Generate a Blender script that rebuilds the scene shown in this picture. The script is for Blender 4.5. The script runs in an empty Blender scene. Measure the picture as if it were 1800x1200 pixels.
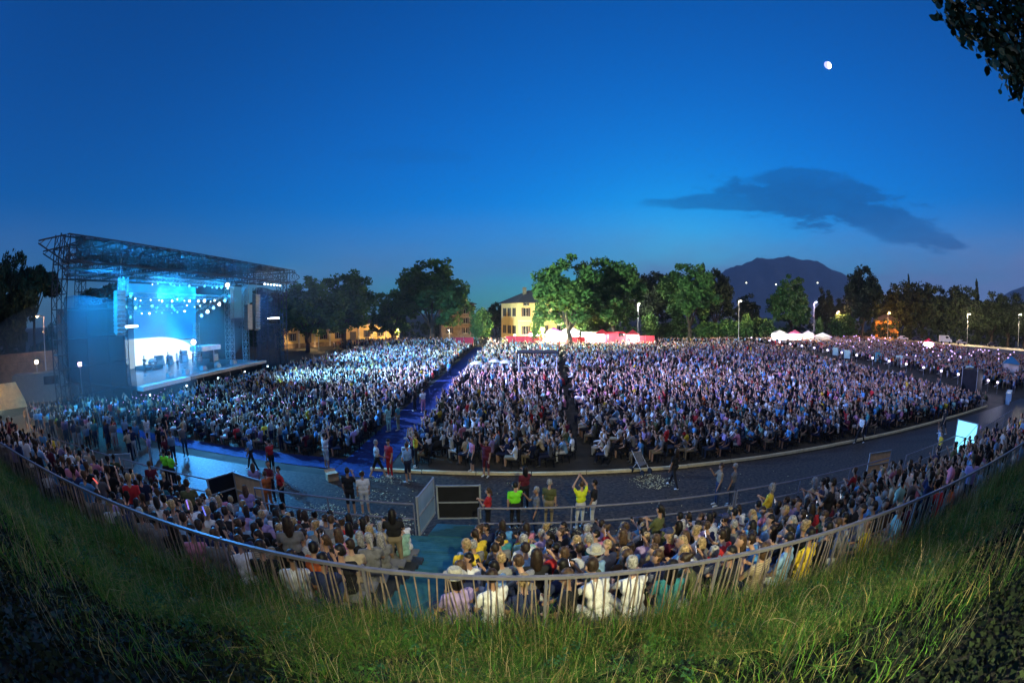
import bpy, math, random
import numpy as np
from math import sin, cos, pi, radians, hypot, atan2, asin, sqrt
from mathutils import Vector, Matrix

# ------------------------------------------------------------------ camera, sky, sun, exposure
scn = bpy.context.scene
C = scn.collection
CAM_H, LENS, PITCH = 7.0, 15.6, radians(-3.67)
cd = bpy.data.cameras.new('camera'); cam = bpy.data.objects.new('camera', cd); C.objects.link(cam)
cd.type = 'PANO'; cd.panorama_type = 'FISHEYE_EQUISOLID'      # the photograph is taken through a 15 mm fisheye
cd.sensor_fit = 'HORIZONTAL'; cd.sensor_width = 36.0; cd.sensor_height = 24.0
cd.fisheye_lens = LENS; cd.fisheye_fov = radians(200)
cd.clip_start = 0.05; cd.clip_end = 60000
cam.location = (0, 0, CAM_H); cam.rotation_euler = (radians(90) + PITCH, 0, 0)
scn.camera = cam

SUN_EL, SUN_AZ = radians(2.0), radians(22)        # last light of the day, beyond the far trees
w = bpy.data.worlds.new('World'); scn.world = w; w.use_nodes = True
nt = w.node_tree; N = nt.nodes; L = nt.links; N.clear()
def wn(t, **k):
    n = N.new(t)
    for a, b in k.items(): setattr(n, a, b)
    return n
def wmath(op, a, b=None, c=None, clamp=False):
    n = wn('ShaderNodeMath', operation=op, use_clamp=clamp)
    for i, v in enumerate((a, b, c)):
        if v is None: continue
        if isinstance(v, (int, float)): n.inputs[i].default_value = v
        else: L.new(v, n.inputs[i])
    return n.outputs[0]
def wdot(vec, d):
    n = wn('ShaderNodeVectorMath', operation='DOT_PRODUCT'); L.new(vec, n.inputs[0]); n.inputs[1].default_value = d
    return n.outputs['Value']
def wmix(f, a, b, mode='MIX'):
    n = wn('ShaderNodeMix', data_type='RGBA', blend_type=mode)
    if isinstance(f, (int, float)): n.inputs[0].default_value = f
    else: L.new(f, n.inputs[0])
    for i, v in ((6, a), (7, b)):
        if isinstance(v, tuple): n.inputs[i].default_value = (*v, 1)
        else: L.new(v, n.inputs[i])
    return n.outputs[2]
out = wn('ShaderNodeOutputWorld'); bg = wn('ShaderNodeBackground')
sky = wn('ShaderNodeTexSky', sky_type='NISHITA', sun_disc=False)
sky.sun_elevation = SUN_EL; sky.sun_rotation = SUN_AZ; sky.ozone_density = 8.0; sky.air_density = 1.0; sky.dust_density = 0.4
gen = wn('ShaderNodeTexCoord').outputs['Generated']
# clouds: a long dark bank low over the mountain and pale violet haze along the western horizon
def noise(vec, scale, detail, rough=.55):
    n = wn('ShaderNodeTexNoise'); L.new(vec, n.inputs['Vector'])
    n.inputs['Scale'].default_value = scale; n.inputs['Detail'].default_value = detail; n.inputs['Roughness'].default_value = rough
    return n.outputs['Fac']
mp = wn('ShaderNodeMapping'); L.new(gen, mp.inputs['Vector']); mp.inputs['Scale'].default_value = (1, 1, 3.2)
nz = noise(mp.outputs[0], 11.0, 10, .70); nz2 = noise(mp.outputs[0], 2.2, 4)
def blob(az, el, hw, hh, tilt, wob):
    az, el, t = radians(az), radians(el), radians(tilt)
    r = Vector((cos(az), -sin(az), 0)); f = Vector((sin(az)*cos(el), cos(az)*cos(el), sin(el))); u = r.cross(f)
    a = r*cos(t) + u*sin(t); b = u*cos(t) - r*sin(t)
    x = wmath('MULTIPLY', wdot(gen, a), 1/sin(radians(hw))); y = wmath('MULTIPLY', wdot(gen, b), 1/sin(radians(hh)))
    q = wmath('ADD', wmath('MULTIPLY', x, x), wmath('MULTIPLY', y, y))
    q = wmath('ADD', q, wmath('MULTIPLY', wmath('SUBTRACT', nz, .5), wob))
    fr = wdot(gen, f)
    m = wn('ShaderNodeMapRange', interpolation_type='SMOOTHSTEP'); L.new(q, m.inputs['Value'])
    m.inputs['From Min'].default_value = 1.20; m.inputs['From Max'].default_value = .45
    return wmath('MULTIPLY', m.outputs[0], wmath('GREATER_THAN', fr, 0))
cl = blob(41.5, 14.0, 13.5, 3.2, -7, 5.2)
for args in ((30, 14.2, 11, 1.2, -2, 3.2), (51, 11.4, 9, 2.2, -14, 3.0), (39, 16.8, 8, 1.8, -4, 3.4), (58, 9.4, 5, .8, -10, 3.0), (-14, 20.5, 9, 1.0, 0, 3.6)):
    cl = wmath('MAXIMUM', cl, wmath('MULTIPLY', blob(*args), .8 if args[0] > 10 else .22))
sep = wn('ShaderNodeSeparateXYZ'); L.new(gen, sep.inputs[0])
west = wmath('MULTIPLY_ADD', wdot(gen, (sin(radians(62)), cos(radians(62)), 0)), .5, .5)
low = wn('ShaderNodeMapRange', interpolation_type='SMOOTHSTEP'); L.new(sep.outputs['Z'], low.inputs['Value'])
low.inputs['From Min'].default_value = .26; low.inputs['From Max'].default_value = .06
haze_f = wmath('MULTIPLY', low.outputs[0], wmath('MULTIPLY_ADD', wmath('POWER', west, 3.0), .70, .30))
haze_f = wmath('MULTIPLY', haze_f, wmath('MULTIPLY_ADD', nz2, 2.6, -.25), clamp=True)
tint = wmix(1.0, sky.outputs['Color'], (.06, 1.22, .90), 'MULTIPLY')
col = wmix(wmath('MULTIPLY', haze_f, .95), tint, (.27, .44, .98))
col = wmix(wmath('MULTIPLY', wmath('MULTIPLY', cl, wmath('MULTIPLY_ADD', nz, .9, .45), clamp=True), .80), col, (.006, .17, .60))
L.new(col, bg.inputs['Color']); bg.inputs['Strength'].default_value = .15
L.new(bg.outputs[0], out.inputs['Surface'])

sl = bpy.data.lights.new('sun', 'SUN'); sl.energy = .14; sl.angle = radians(40); sl.color = (1.0, .96, .88)   # soft after-glow
so = bpy.data.objects.new('sun', sl); C.objects.link(so)
so.rotation_euler = (radians(26), 0, radians(10))

scn.view_settings.view_transform = 'Standard'; scn.view_settings.look = 'None'
scn.view_settings.exposure = 1.9; scn.view_settings.gamma = 1.0; scn.view_settings.use_curve_mapping = False
scn.cycles.use_denoising = True
scn.cycles.max_bounces = 6; scn.cycles.diffuse_bounces = 2; scn.cycles.glossy_bounces = 2
scn.cycles.transparent_max_bounces = 8; scn.cycles.volume_bounces = 0
scn.cycles.sample_clamp_indirect = 4.0; scn.cycles.caustics_reflective = False; scn.cycles.caustics_refractive = False
rnd = random.Random(7); rng = np.random.default_rng(11)

# ------------------------------------------------------------------ helpers
def ray(px, py):
    f = LENS/36*1800; u = (px-900)/f; v = -(py-600)/f; r = hypot(u, v); th = 2*asin(min(1, r/2))
    k = sin(th)/r if r else 1
    X, Y, Z = u*k, cos(th), v*k
    return X, Y*cos(PITCH) - Z*sin(PITCH), Y*sin(PITCH) + Z*cos(PITCH)
def az_at(px, dist, py=600):
    d = ray(px, py); h = hypot(d[0], d[1]); return d[0]/h*dist, d[1]/h*dist
def height_at(px, py, dist):
    d = ray(px, py); h = hypot(d[0], d[1]); return CAM_H + d[2]/h*dist

_m = {}
def mat(name, col, rough=.8, var=.12, scale=3.0, emit=None, estr=0, spec=.3, metal=0, bump=0, translucent=0, col2=None):
    if name in _m: return _m[name]
    m = bpy.data.materials.new(name); m.use_nodes = True; t = m.node_tree; p = t.nodes['Principled BSDF']
    p.inputs['Roughness'].default_value = rough; p.inputs['Specular IOR Level'].default_value = spec; p.inputs['Metallic'].default_value = metal
    tc = t.nodes.new('ShaderNodeTexCoord'); nn = t.nodes.new('ShaderNodeTexNoise')
    nn.inputs['Scale'].default_value = scale; nn.inputs['Detail'].default_value = 5
    t.links.new(tc.outputs['Object'], nn.inputs['Vector'])
    r = t.nodes.new('ShaderNodeValToRGB'); t.links.new(nn.outputs['Fac'], r.inputs[0])
    c2 = col2 or tuple(min(1, c*(1+var)) for c in col); c1 = tuple(c*(1-var) for c in col) if not col2 else col
    r.color_ramp.elements[0].position = .35; r.color_ramp.elements[1].position = .68
    r.color_ramp.elements[0].color = (*c1, 1); r.color_ramp.elements[1].color = (*c2, 1)
    t.links.new(r.outputs[0], p.inputs['Base Color'])
    if bump:
        b = t.nodes.new('ShaderNodeBump'); b.inputs['Strength'].default_value = bump; t.links.new(nn.outputs['Fac'], b.inputs['Height']); t.links.new(b.outputs[0], p.inputs['Normal'])
    if emit:
        p.inputs['Emission Color'].default_value = (*emit, 1); p.inputs['Emission Strength'].default_value = estr
    if translucent:
        tr = t.nodes.new('ShaderNodeBsdfTranslucent'); t.links.new(r.outputs[0], tr.inputs['Color'])
        mx = t.nodes.new('ShaderNodeMixShader'); mx.inputs[0].default_value = translucent
        t.links.new(p.outputs[0], mx.inputs[1]); t.links.new(tr.outputs[0], mx.inputs[2])
        t.links.new(mx.outputs[0], t.nodes['Material Output'].inputs['Surface'])
    _m[name] = m
    return m
def attr_mat(name, attr='col', rough=.85, translucent=0):
    m = bpy.data.materials.new(name); m.use_nodes = True; t = m.node_tree; p = t.nodes['Principled BSDF']
    p.inputs['Roughness'].default_value = rough; p.inputs['Specular IOR Level'].default_value = .2
    a = t.nodes.new('ShaderNodeAttribute'); a.attribute_name = attr; t.links.new(a.outputs['Color'], p.inputs['Base Color'])
    if translucent:
        tr = t.nodes.new('ShaderNodeBsdfTranslucent'); t.links.new(a.outputs['Color'], tr.inputs['Color'])
        mx = t.nodes.new('ShaderNodeMixShader'); mx.inputs[0].default_value = translucent
        t.links.new(p.outputs[0], mx.inputs[1]); t.links.new(tr.outputs[0], mx.inputs[2])
        t.links.new(mx.outputs[0], t.nodes['Material Output'].inputs['Surface'])
    return m

def link(name, me, m=None, parent=None, loc=None):
    o = bpy.data.objects.new(name, me); C.objects.link(o)
    if m is not None and me is not None and not me.materials: me.materials.append(m)
    if parent is not None: o.parent = parent
    if loc is not None: o.location = loc
    return o
def tag(o, label=None, cat=None, group=None, kind=None):
    if label: o['label'] = label
    if cat: o['category'] = cat
    if group: o['group'] = group
    if kind: o['kind'] = kind
    return o
def empty(name, loc=(0, 0, 0), rz=0, **k):
    o = bpy.data.objects.new(name, None); C.objects.link(o); o.location = loc; o.rotation_euler = (0, 0, rz); o.empty_display_size = .2
    return tag(o, **k)
def copy_tree(o, parent=None):
    c = o.copy(); C.objects.link(c); c.parent = parent
    for ch in o.children: copy_tree(ch, c)
    return c
def ang_rot(v, rz): return Vector((v[0]*cos(rz)-v[1]*sin(rz), v[0]*sin(rz)+v[1]*cos(rz), v[2]))

class MB:
    def __init__(s): s.v = []; s.f = []
    def add(s, vs, fs):
        b = len(s.v); s.v += [tuple(v) for v in vs]; s.f += [tuple(i+b for i in f) for f in fs]; return s
    def box(s, c, d, rz=0, rx=0, ry=0):
        M = Matrix.Translation(c) @ Matrix.Rotation(rz, 4, 'Z') @ Matrix.Rotation(ry, 4, 'Y') @ Matrix.Rotation(rx, 4, 'X')
        x, y, z = d[0]/2, d[1]/2, d[2]/2
        vs = [M @ Vector(p) for p in ((-x,-y,-z),(x,-y,-z),(x,y,-z),(-x,y,-z),(-x,-y,z),(x,-y,z),(x,y,z),(-x,y,z))]
        return s.add(vs, [(0,3,2,1),(4,5,6,7),(0,1,5,4),(1,2,6,5),(2,3,7,6),(3,0,4,7)])
    def span(s, a, b):
        return s.box([(p+q)/2 for p, q in zip(a, b)], [abs(q-p) for p, q in zip(a, b)])
    def tube(s, p0, p1, r0, r1=None, n=6, caps=True):
        r1 = r0 if r1 is None else r1
        p0, p1 = Vector(p0), Vector(p1); d = (p1-p0)
        if d.length < 1e-6: return s
        d.normalize(); a = d.orthogonal().normalized(); b = d.cross(a)
        vs = []
        for p, r in ((p0, r0), (p1, r1)):
            for i in range(n):
                t = 2*pi*i/n + pi/n; vs.append(p + a*cos(t)*r + b*sin(t)*r)
        fs = [(i, (i+1) % n, n+(i+1) % n, n+i) for i in range(n)]
        if caps: fs += [tuple(range(n))[::-1], tuple(range(n, 2*n))]
        return s.add(vs, fs)
    def path(s, pts, rs, n=6):
        for i in range(len(pts)-1): s.tube(pts[i], pts[i+1], rs[i], rs[i+1], n)
        return s
    def lathe(s, prof, n=12, c=(0, 0, 0)):
        vs = []; fs = []
        for r, z in prof:
            for i in range(n):
                t = 2*pi*i/n; vs.append((c[0]+r*cos(t), c[1]+r*sin(t), c[2]+z))
        for j in range(len(prof)-1):
            for i in range(n): fs.append((j*n+i, j*n+(i+1) % n, (j+1)*n+(i+1) % n, (j+1)*n+i))
        fs.append(tuple(range(n))[::-1]); fs.append(tuple(range((len(prof)-1)*n, len(prof)*n)))
        return s.add(vs, fs)
    def truss(s, p0, p1, w, r=.04, bay=None, up=(0, 0, 1), h=None):
        p0, p1 = Vector(p0), Vector(p1); d = p1-p0; Ln = d.length; d.normalize()
        up = Vector(up); a = d.cross(up)
        if a.length < .1: a = d.cross(Vector((1, 0, 0)))
        a.normalize(); u = a.cross(d).normalized(); h = h or w; nb = max(1, round(Ln/(bay or w)))
        cor = [a*sx*w/2 + u*sy*h/2 for sx, sy in ((-1,-1),(1,-1),(1,1),(-1,1))]
        for c in cor: s.tube(p0+c, p1+c, r, n=4)
        for i in range(nb):
            q0, q1 = p0+d*Ln*i/nb, p0+d*Ln*(i+1)/nb
            for k in range(4):
                A, B = cor[k], cor[(k+1) % 4]
                s.tube(q0+A, q1+B if i % 2 else q1+B, r*.6, n=3, caps=False)
                s.tube(q0+A, q0+B, r*.6, n=3, caps=False)
        return s
    def mesh(s, name='mesh', smooth=False):
        me = bpy.data.meshes.new(name); me.from_pydata(s.v, [], s.f); me.update()
        if smooth: me.polygons.foreach_set('use_smooth', [True]*len(me.polygons))
        return me
    def build(s, name, m=None, parent=None, smooth=False, loc=None):
        return link(name, s.mesh(name, smooth), m, parent, loc)

def np_mesh(name, verts, tris, colors=None, smooth=False, quads=False):
    me = bpy.data.meshes.new(name); k = 4 if quads else 3
    nv, nf = len(verts), len(tris)
    me.vertices.add(nv); me.vertices.foreach_set('co', np.asarray(verts, np.float32).ravel())
    me.loops.add(nf*k); me.loops.foreach_set('vertex_index', np.asarray(tris, np.int32).ravel())
    me.polygons.add(nf); me.polygons.foreach_set('loop_start', np.arange(nf, dtype=np.int32)*k)
    if smooth: me.polygons.foreach_set('use_smooth', np.ones(nf, bool))
    me.update(calc_edges=True)
    if colors is not None:
        a = me.attributes.new('col', 'FLOAT_COLOR', 'FACE')
        c = np.ones((nf, 4), np.float32); c[:, :3] = colors; a.data.foreach_set('color', c.ravel())
    return me
# ------------------------------------------------------------------ ground and the large structure
def sheet(name, poly, z, m, kind='structure'):
    me = bpy.data.meshes.new(name); me.from_pydata([(x, y, z) for x, y in poly], [], [tuple(range(len(poly)))]); me.update()
    return tag(link(name, me, m), kind=kind)
M_FIELD = mat('trodden dark earth and turf', (.028, .028, .022), .95, scale=.8, col2=(.070, .060, .044), bump=.3)
M_ASPH = mat('worn asphalt', (.018, .015, .012), .55, scale=7.5, col2=(.115, .084, .054), bump=1.0)
M_CARPET = mat('blue carpet', (.003, .010, .075), .9, scale=3.5, col2=(.006, .026, .15))
sheet('ground', [(-7000, -7000), (7000, -7000), (7000, 7000), (-7000, 7000)], -.02, M_FIELD)
sheet('path', [(-40, 10.8), (60, 10.8), (52, 18.2), (-6.6, 18.2), (-6.6, 17.2), (-40, 17.0)], -.004, M_ASPH)
sheet('carpet', [(-8.1, 17.3), (-5.7, 17.3), (-5.2, 90), (-7.5, 90)], .006, M_CARPET)
sheet('carpet', [(-26, 18.3), (-8.12, 18.0), (-8.12, 19.5), (-26, 19.5)], .010, M_CARPET)
sheet('carpet', [(13, 55.5), (46, 53.5), (46, 55.4), (13, 57.6)], .006, M_CARPET)
ra = [az_at(1475, 149), az_at(1600, 146), az_at(1720, 146), az_at(1840, 148)]; rb = [az_at(1840, 165), az_at(1720, 163), az_at(1600, 163), az_at(1475, 165)]
rp_ = ra + rb; n_ = len(rp_)
me_ = bpy.data.meshes.new('road'); me_.from_pydata([(x, y, 0) for x, y in rp_] + [(x, y, 1.2) for x, y in rp_], [], [tuple(range(n_, 2*n_))] + [(i, (i+1) % n_, n_+(i+1) % n_, n_+i) for i in range(n_)]); me_.update()
tag(link('road', me_, mat('pale road', (.22, .20, .17), .8, scale=.2)), kind='structure')
# pale seating-floor edge strip: a run of wooden boards along the front of the right seating block
edge = empty('floor_edge', (0, 18.25, 0), label='long pale timber edging along the front of the seating', cat='edging')
M_EDGE = mat('pale timber', (.78, .66, .38), .7, scale=6)
ex = -6.4; i = 0
bm0 = MB().box((0, 0, .06), (2.38, .16, .12)).mesh('board')
while ex < 40:
    o = link('board', bm0, M_EDGE, edge, (ex+1.2, .022*max(0, ex-6) + rnd.uniform(-.02, .02), .02)); o.rotation_euler = (0, 0, rnd.uniform(-.012, .012)+(.02 if ex > 6 else 0))
    ex += 2.42
# grandstand: seven terraces that climb towards the bank, with benches, a deck and a stair
M_DECK = mat('teal stained deck boards', (.025, .120, .150), .5, scale=5, col2=(.045, .17, .20))
M_TERR = mat('dark terrace boards', (.045, .050, .055), .7, scale=4)
M_BENCH = mat('grey bench plank', (.20, .20, .20), .6, scale=7)
stand = empty('grandstand', (0, 0, 0), label='stepped grandstand of dark boards with benches below the grass bank', cat='grandstand')
ROWS = [(4.92 + .69*k, 2.40 - .255*k) for k in range(8)]           # (y of the seat, floor height)
XL, XR, A0, A1 = -26.0, 36.0, -2.35, -1.05
for k, (y, z) in enumerate(ROWS):
    for x0, x1 in ((XL, A0), (A1, XR)):
        MB().span((x0, y-.30 if k else y-.50, 0), (x1, y+.388, z)).build('terrace', M_TERR, stand)
        MB().span((x0+.03, y-.16, z+.36), (x1-.03, y+.14, z+.41)).build('bench', M_BENCH, stand)
for k in range(12):                                               # stair in the gap
    y0 = 4.42 + .47*k; z = 2.36 - .165*k
    MB().span((A0+.004, y0, 0), (A1-.004, y0+.466, max(.5, z))).build('stair_step', M_DECK, stand)
for k in range(13):
    MB().span((XL, 10.045+.118*k, .30), (XR, 10.155+.118*k, .50 + .002*(k % 3))).build('deck_board', M_DECK, stand)
# grass bank of the rampart in front of and below the camera
def bank_z(x, y):
    y = np.asarray(y, float); x = np.asarray(x, float)
    z = np.where(y > 4.35, 3.12, np.where(y > -.2, 3.12 + .52*(4.35-y), 5.486))
    return z + .07*np.sin(x*1.3+.4)*np.cos(y*1.1) + .05*np.sin(x*.47+y*.8)
xs = np.arange(-60, 60.01, .5); ys = np.concatenate([[-60, -30, -12, -6], np.arange(-3, 4.41, .25), [4.5]])
gx, gy = np.meshgrid(xs, ys); gzv = bank_z(gx, gy); gzv[-1, :] = 0.0
nx, ny = len(xs), len(ys)
idx = np.arange(nx*ny).reshape(ny, nx)
q = np.stack([idx[:-1, :-1], idx[:-1, 1:], idx[1:, 1:], idx[1:, :-1]], -1).reshape(-1, 4)
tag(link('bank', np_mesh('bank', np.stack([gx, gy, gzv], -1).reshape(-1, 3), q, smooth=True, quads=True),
    mat('bank soil darkened as shade', (.009, .009, .007), .98, scale=2.2, col2=(.020, .019, .012), bump=.5)), kind='structure')  # soil colour near black so the lower corners look shaded

# mountain beyond the town
def ridge(name, pts, dist, depth, m, seed):
    r = random.Random(seed); n = 90; v = []; f = []
    az = [radians(p[0]) for p in pts]; el = [p[1] for p in pts]
    rows = 14
    for j in range(rows):
        t = j/(rows-1); d = dist + depth*t
        for i in range(n+1):
            a = az[0] + (az[-1]-az[0])*i/n
            e = np.interp(a, az, el)
            h = (sin(t*pi/2)**.9 if t < 1 else 1)*math.tan(radians(e))*(dist+depth)*.985
            h *= 1 + .05*sin(a*90+j*.7)*sin(t*pi) + r.uniform(-.02, .02)*t*(1-t)*4 + .008*sin(a*260)*t
            if j == 0: h = -.4
            v.append((sin(a)*d, cos(a)*d, h))
    for j in range(rows-1):
        for i in range(n): k = j*(n+1)+i; f.append((k, k+1, k+n+2, k+n+1))
    me = bpy.data.meshes.new(name); me.from_pydata(v, [], f); me.update(); me.polygons.foreach_set('use_smooth', [True]*len(f))
    return tag(link(name, me, m), kind='structure')
M_HILL = mat('wooded slope blued as haze', (.080, .115, .16), .95, scale=.012, col2=(.105, .14, .195), bump=.2)  # blue paleness of distant haze put into the base colour
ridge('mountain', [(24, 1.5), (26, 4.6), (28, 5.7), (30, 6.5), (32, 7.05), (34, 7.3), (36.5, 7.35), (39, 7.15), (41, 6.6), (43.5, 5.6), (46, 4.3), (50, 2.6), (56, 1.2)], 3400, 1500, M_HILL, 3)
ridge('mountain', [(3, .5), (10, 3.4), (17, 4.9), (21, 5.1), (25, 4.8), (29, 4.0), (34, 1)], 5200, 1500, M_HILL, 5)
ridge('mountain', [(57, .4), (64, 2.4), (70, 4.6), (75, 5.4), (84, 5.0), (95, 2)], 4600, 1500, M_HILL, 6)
# ------------------------------------------------------------------ people: one continuous body per pose
SKIN, TOP, LEGW, SHOE, SHIN, FORE = range(6)
def capsule(mb, p0, p1, r0, r1, n=10):
    p0, p1 = Vector(p0), Vector(p1); d = p1-p0
    if d.length < 1e-4: d = Vector((0, 0, 1e-3)); p1 = p0+d
    d.normalize(); a = d.orthogonal().normalized(); b = d.cross(a); rings = []
    for t in (-85, -50, -18): rings.append((p0 + d*r0*sin(radians(t)), r0*cos(radians(t))))
    for t in (18, 50, 85): rings.append((p1 + d*r1*sin(radians(t)), r1*cos(radians(t))))
    vs = []; fs = []
    for c, r in rings:
        for i in range(n): t = 2*pi*i/n; vs.append(c + a*cos(t)*r + b*sin(t)*r)
    for j in range(5):
        for i in range(n): fs.append((j*n+i, j*n+(i+1) % n, (j+1)*n+(i+1) % n, (j+1)*n+i))
    fs += [tuple(range(n))[::-1], tuple(range(5*n, 6*n))]
    mb.add(vs, fs)
def body(pose):
    """capsules (p0, p1, r0, r1, label), hands [(pos, dir)], head centre. The figure faces +Y."""
    c = []; seat = pose['seat']; lean = pose.get('lean', 0.0); turn = pose.get('turn', 0.0)
    hz = .50 if seat else .90
    if seat:
        for s in (-1, 1):
            k = (s*(.11+pose.get('spread', .03)), .44, .50); a = (s*(.11+pose.get('spread', .03)), .44+pose.get('foot', -.02), .09)
            c += [((s*.09, -.02, .51), k, .092, .068, LEGW), (k, a, .062, .043, SHIN), (a, (a[0]*1.05, a[1]+.15, .045), .045, .035, SHOE)]
    else:
        st = pose.get('stride', 0.0)
        for s in (-1, 1):
            k = (s*.105, st*s*.22 + .02, .48); a = (s*.11, st*s*.38 - (.05 if st*s < 0 else 0), .085)
            c += [((s*.085, 0, .90), k, .093, .064, LEGW), (k, a, .060, .042, SHIN), (a, (a[0]*1.1, a[1]+.15, .045), .045, .035, SHOE)]
    def up(z, y=0): return Vector((sin(turn)*0, y + (z-hz)*sin(lean), hz + (z-hz)*cos(lean)))
    b0, b1, b2, b3 = hz+.02, hz+.20, hz+.38, hz+.50
    g = pose.get('girth', 1.0)
    for z, w, r, lb in ((b0, .075, .115*g, LEGW if not seat else TOP), (b1, .07, .112*g, TOP), (b2, .085, .115*g, TOP), (b3-.03, .135, .062, TOP)):
        q = up(z, -.03 if seat else 0); c.append((q+Vector((-w, 0, 0)), q+Vector((w, 0, 0)), r, r, lb))
    q1 = up(b1, -.03 if seat else 0); q2 = up(b2, -.03 if seat else 0); c.append((q1, q2, .125*g, .125, TOP))
    nk = up(b3+.02, -.02); hd = up(b3+.215, -.02) + Vector((0, .035, 0))
    c += [(nk, hd-Vector((0, .02, .06)), .052, .048, SKIN), (hd+Vector((0, -.012, .03)), hd+Vector((0, .012, -.045)), .092, .068, SKIN)]
    fd = Vector((-sin(turn), cos(turn), 0)); sd = Vector((fd.y, -fd.x, 0))
    c += [(hd+fd*.078+Vector((0, 0, -.005)), hd+fd*.095+Vector((0, 0, -.03)), .012, .017, SKIN)]
    for s in (-1, 1): c.append((hd+sd*s*.088+Vector((0, 0, .005)), hd+sd*s*.09+Vector((0, 0, -.03)), .016, .014, SKIN))
    hands = []
    for s, (e, h) in zip((-1, 1), pose['arms']):
        sh = up(b3-.03, -.03 if seat else 0) + Vector((s*.185, 0, 0))
        e = up(b3-.03, 0)+Vector((s*(.185+e[0]), e[1], e[2])); h = up(b3-.03, 0)+Vector((s*(.185+h[0]), h[1], h[2]))
        m = sh.lerp(e, .6)
        c += [(sh, m, .060, .050, TOP), (m, e, .045, .040, FORE), (e, h, .040, .029, FORE if False else SKIN)]
        d = (h-e).normalized(); c.append((h, h+d*.07, .030, .034, SKIN)); hands.append((h+d*.08, d))
    return c, hands, hd
DOWN = ((.03, .02, -.29), (.02, .10, -.53)); LAP = ((.05, .05, -.27), (-.06, .25, -.40)); CLAP = ((.05, .12, -.24), (-.15, .30, -.12))
RAISE = ((.08, .08, .20), (.04, .12, .50)); OVER = ((.07, .10, .18), (-.13, .14, .46)); PHONE = ((.04, .16, -.20), (-.08, .34, .06))
HIP = ((.20, -.06, -.24), (.02, .05, -.42)); CROSS = ((.06, .06, -.27), (-.20, .20, -.22)); KNEES = ((.02, .20, -.24), (-.08, .40, -.28)); POINT = ((.06, .18, .04), (.10, .46, .16))
POSES = {
 'sit_lap': dict(seat=1, arms=(LAP, LAP)), 'sit_clap': dict(seat=1, arms=(CLAP, CLAP), turn=.3), 'sit_phone': dict(seat=1, arms=(LAP, PHONE), lean=.05),
 'sit_raise': dict(seat=1, arms=(RAISE, RAISE), lean=-.03), 'sit_over': dict(seat=1, arms=(OVER, OVER), spread=.08), 'sit_lean': dict(seat=1, arms=(KNEES, KNEES), lean=.32, spread=.10, foot=-.08),
 'sit_one': dict(seat=1, arms=(LAP, RAISE), turn=-.4), 'sit_turn': dict(seat=1, arms=(LAP, CROSS), turn=.8, girth=1.12),
 'stand': dict(seat=0, arms=(DOWN, DOWN)), 'stand_phone': dict(seat=0, arms=(DOWN, PHONE)), 'stand_hip': dict(seat=0, arms=(HIP, DOWN), girth=1.1), 'walk': dict(seat=0, arms=(DOWN, LAP), stride=.8),
 'stand_over': dict(seat=0, arms=(OVER, OVER)), 'stand_cross': dict(seat=0, arms=(CROSS, CROSS), turn=.4), 'stand_raise': dict(seat=0, arms=(DOWN, RAISE)), 'stand_clap': dict(seat=0, arms=(CLAP, CLAP)), 'stand_point': dict(seat=0, arms=(POINT, PHONE)),
}
def remesh(mb, voxel, smooth=2):
    me = mb.mesh('tmp'); o = bpy.data.objects.new('tmp', me); C.objects.link(o)
    r = o.modifiers.new('r', 'REMESH'); r.mode = 'VOXEL'; r.voxel_size = voxel
    s = o.modifiers.new('s', 'SMOOTH'); s.factor = .5; s.iterations = smooth
    d = o.modifiers.new('d', 'DECIMATE'); d.ratio = 1.0; d.use_collapse_triangulate = True
    return o, d
def evaluate(o):
    dg = bpy.context.evaluated_depsgraph_get(); dg.update()
    me = bpy.data.meshes.new_from_object(o.evaluated_get(dg)); return me
def arrays(me):
    me.calc_loop_triangles()
    v = np.empty(len(me.vertices)*3, np.float32); me.vertices.foreach_get('co', v)
    t = np.empty(len(me.loop_triangles)*3, np.int32); me.loop_triangles.foreach_get('vertices', t)
    return v.reshape(-1, 3), t.reshape(-1, 3)
def seg_label(cent, caps):
    best = np.full(len(cent), 1e9); lab = np.zeros(len(cent), int)
    for p0, p1, r0, r1, lb in caps:
        a = np.array(p0); d = np.array(p1)-a; t = np.clip(((cent-a)@d)/(d@d+1e-9), 0, 1)
        s = np.linalg.norm(cent-(a+t[:, None]*d), axis=1) - (r0+(r1-r0)*t)
        m = s < best; best[m] = s[m]; lab[m] = lb
    return lab
BODY = {}                      # pose -> dict(mesh, hands, head)
LOD = {}                       # (pose, level) -> verts, tris, labels (6 = hair, 7 = chair)
HAIRLAB, CHAIR = 6, 7
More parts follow.
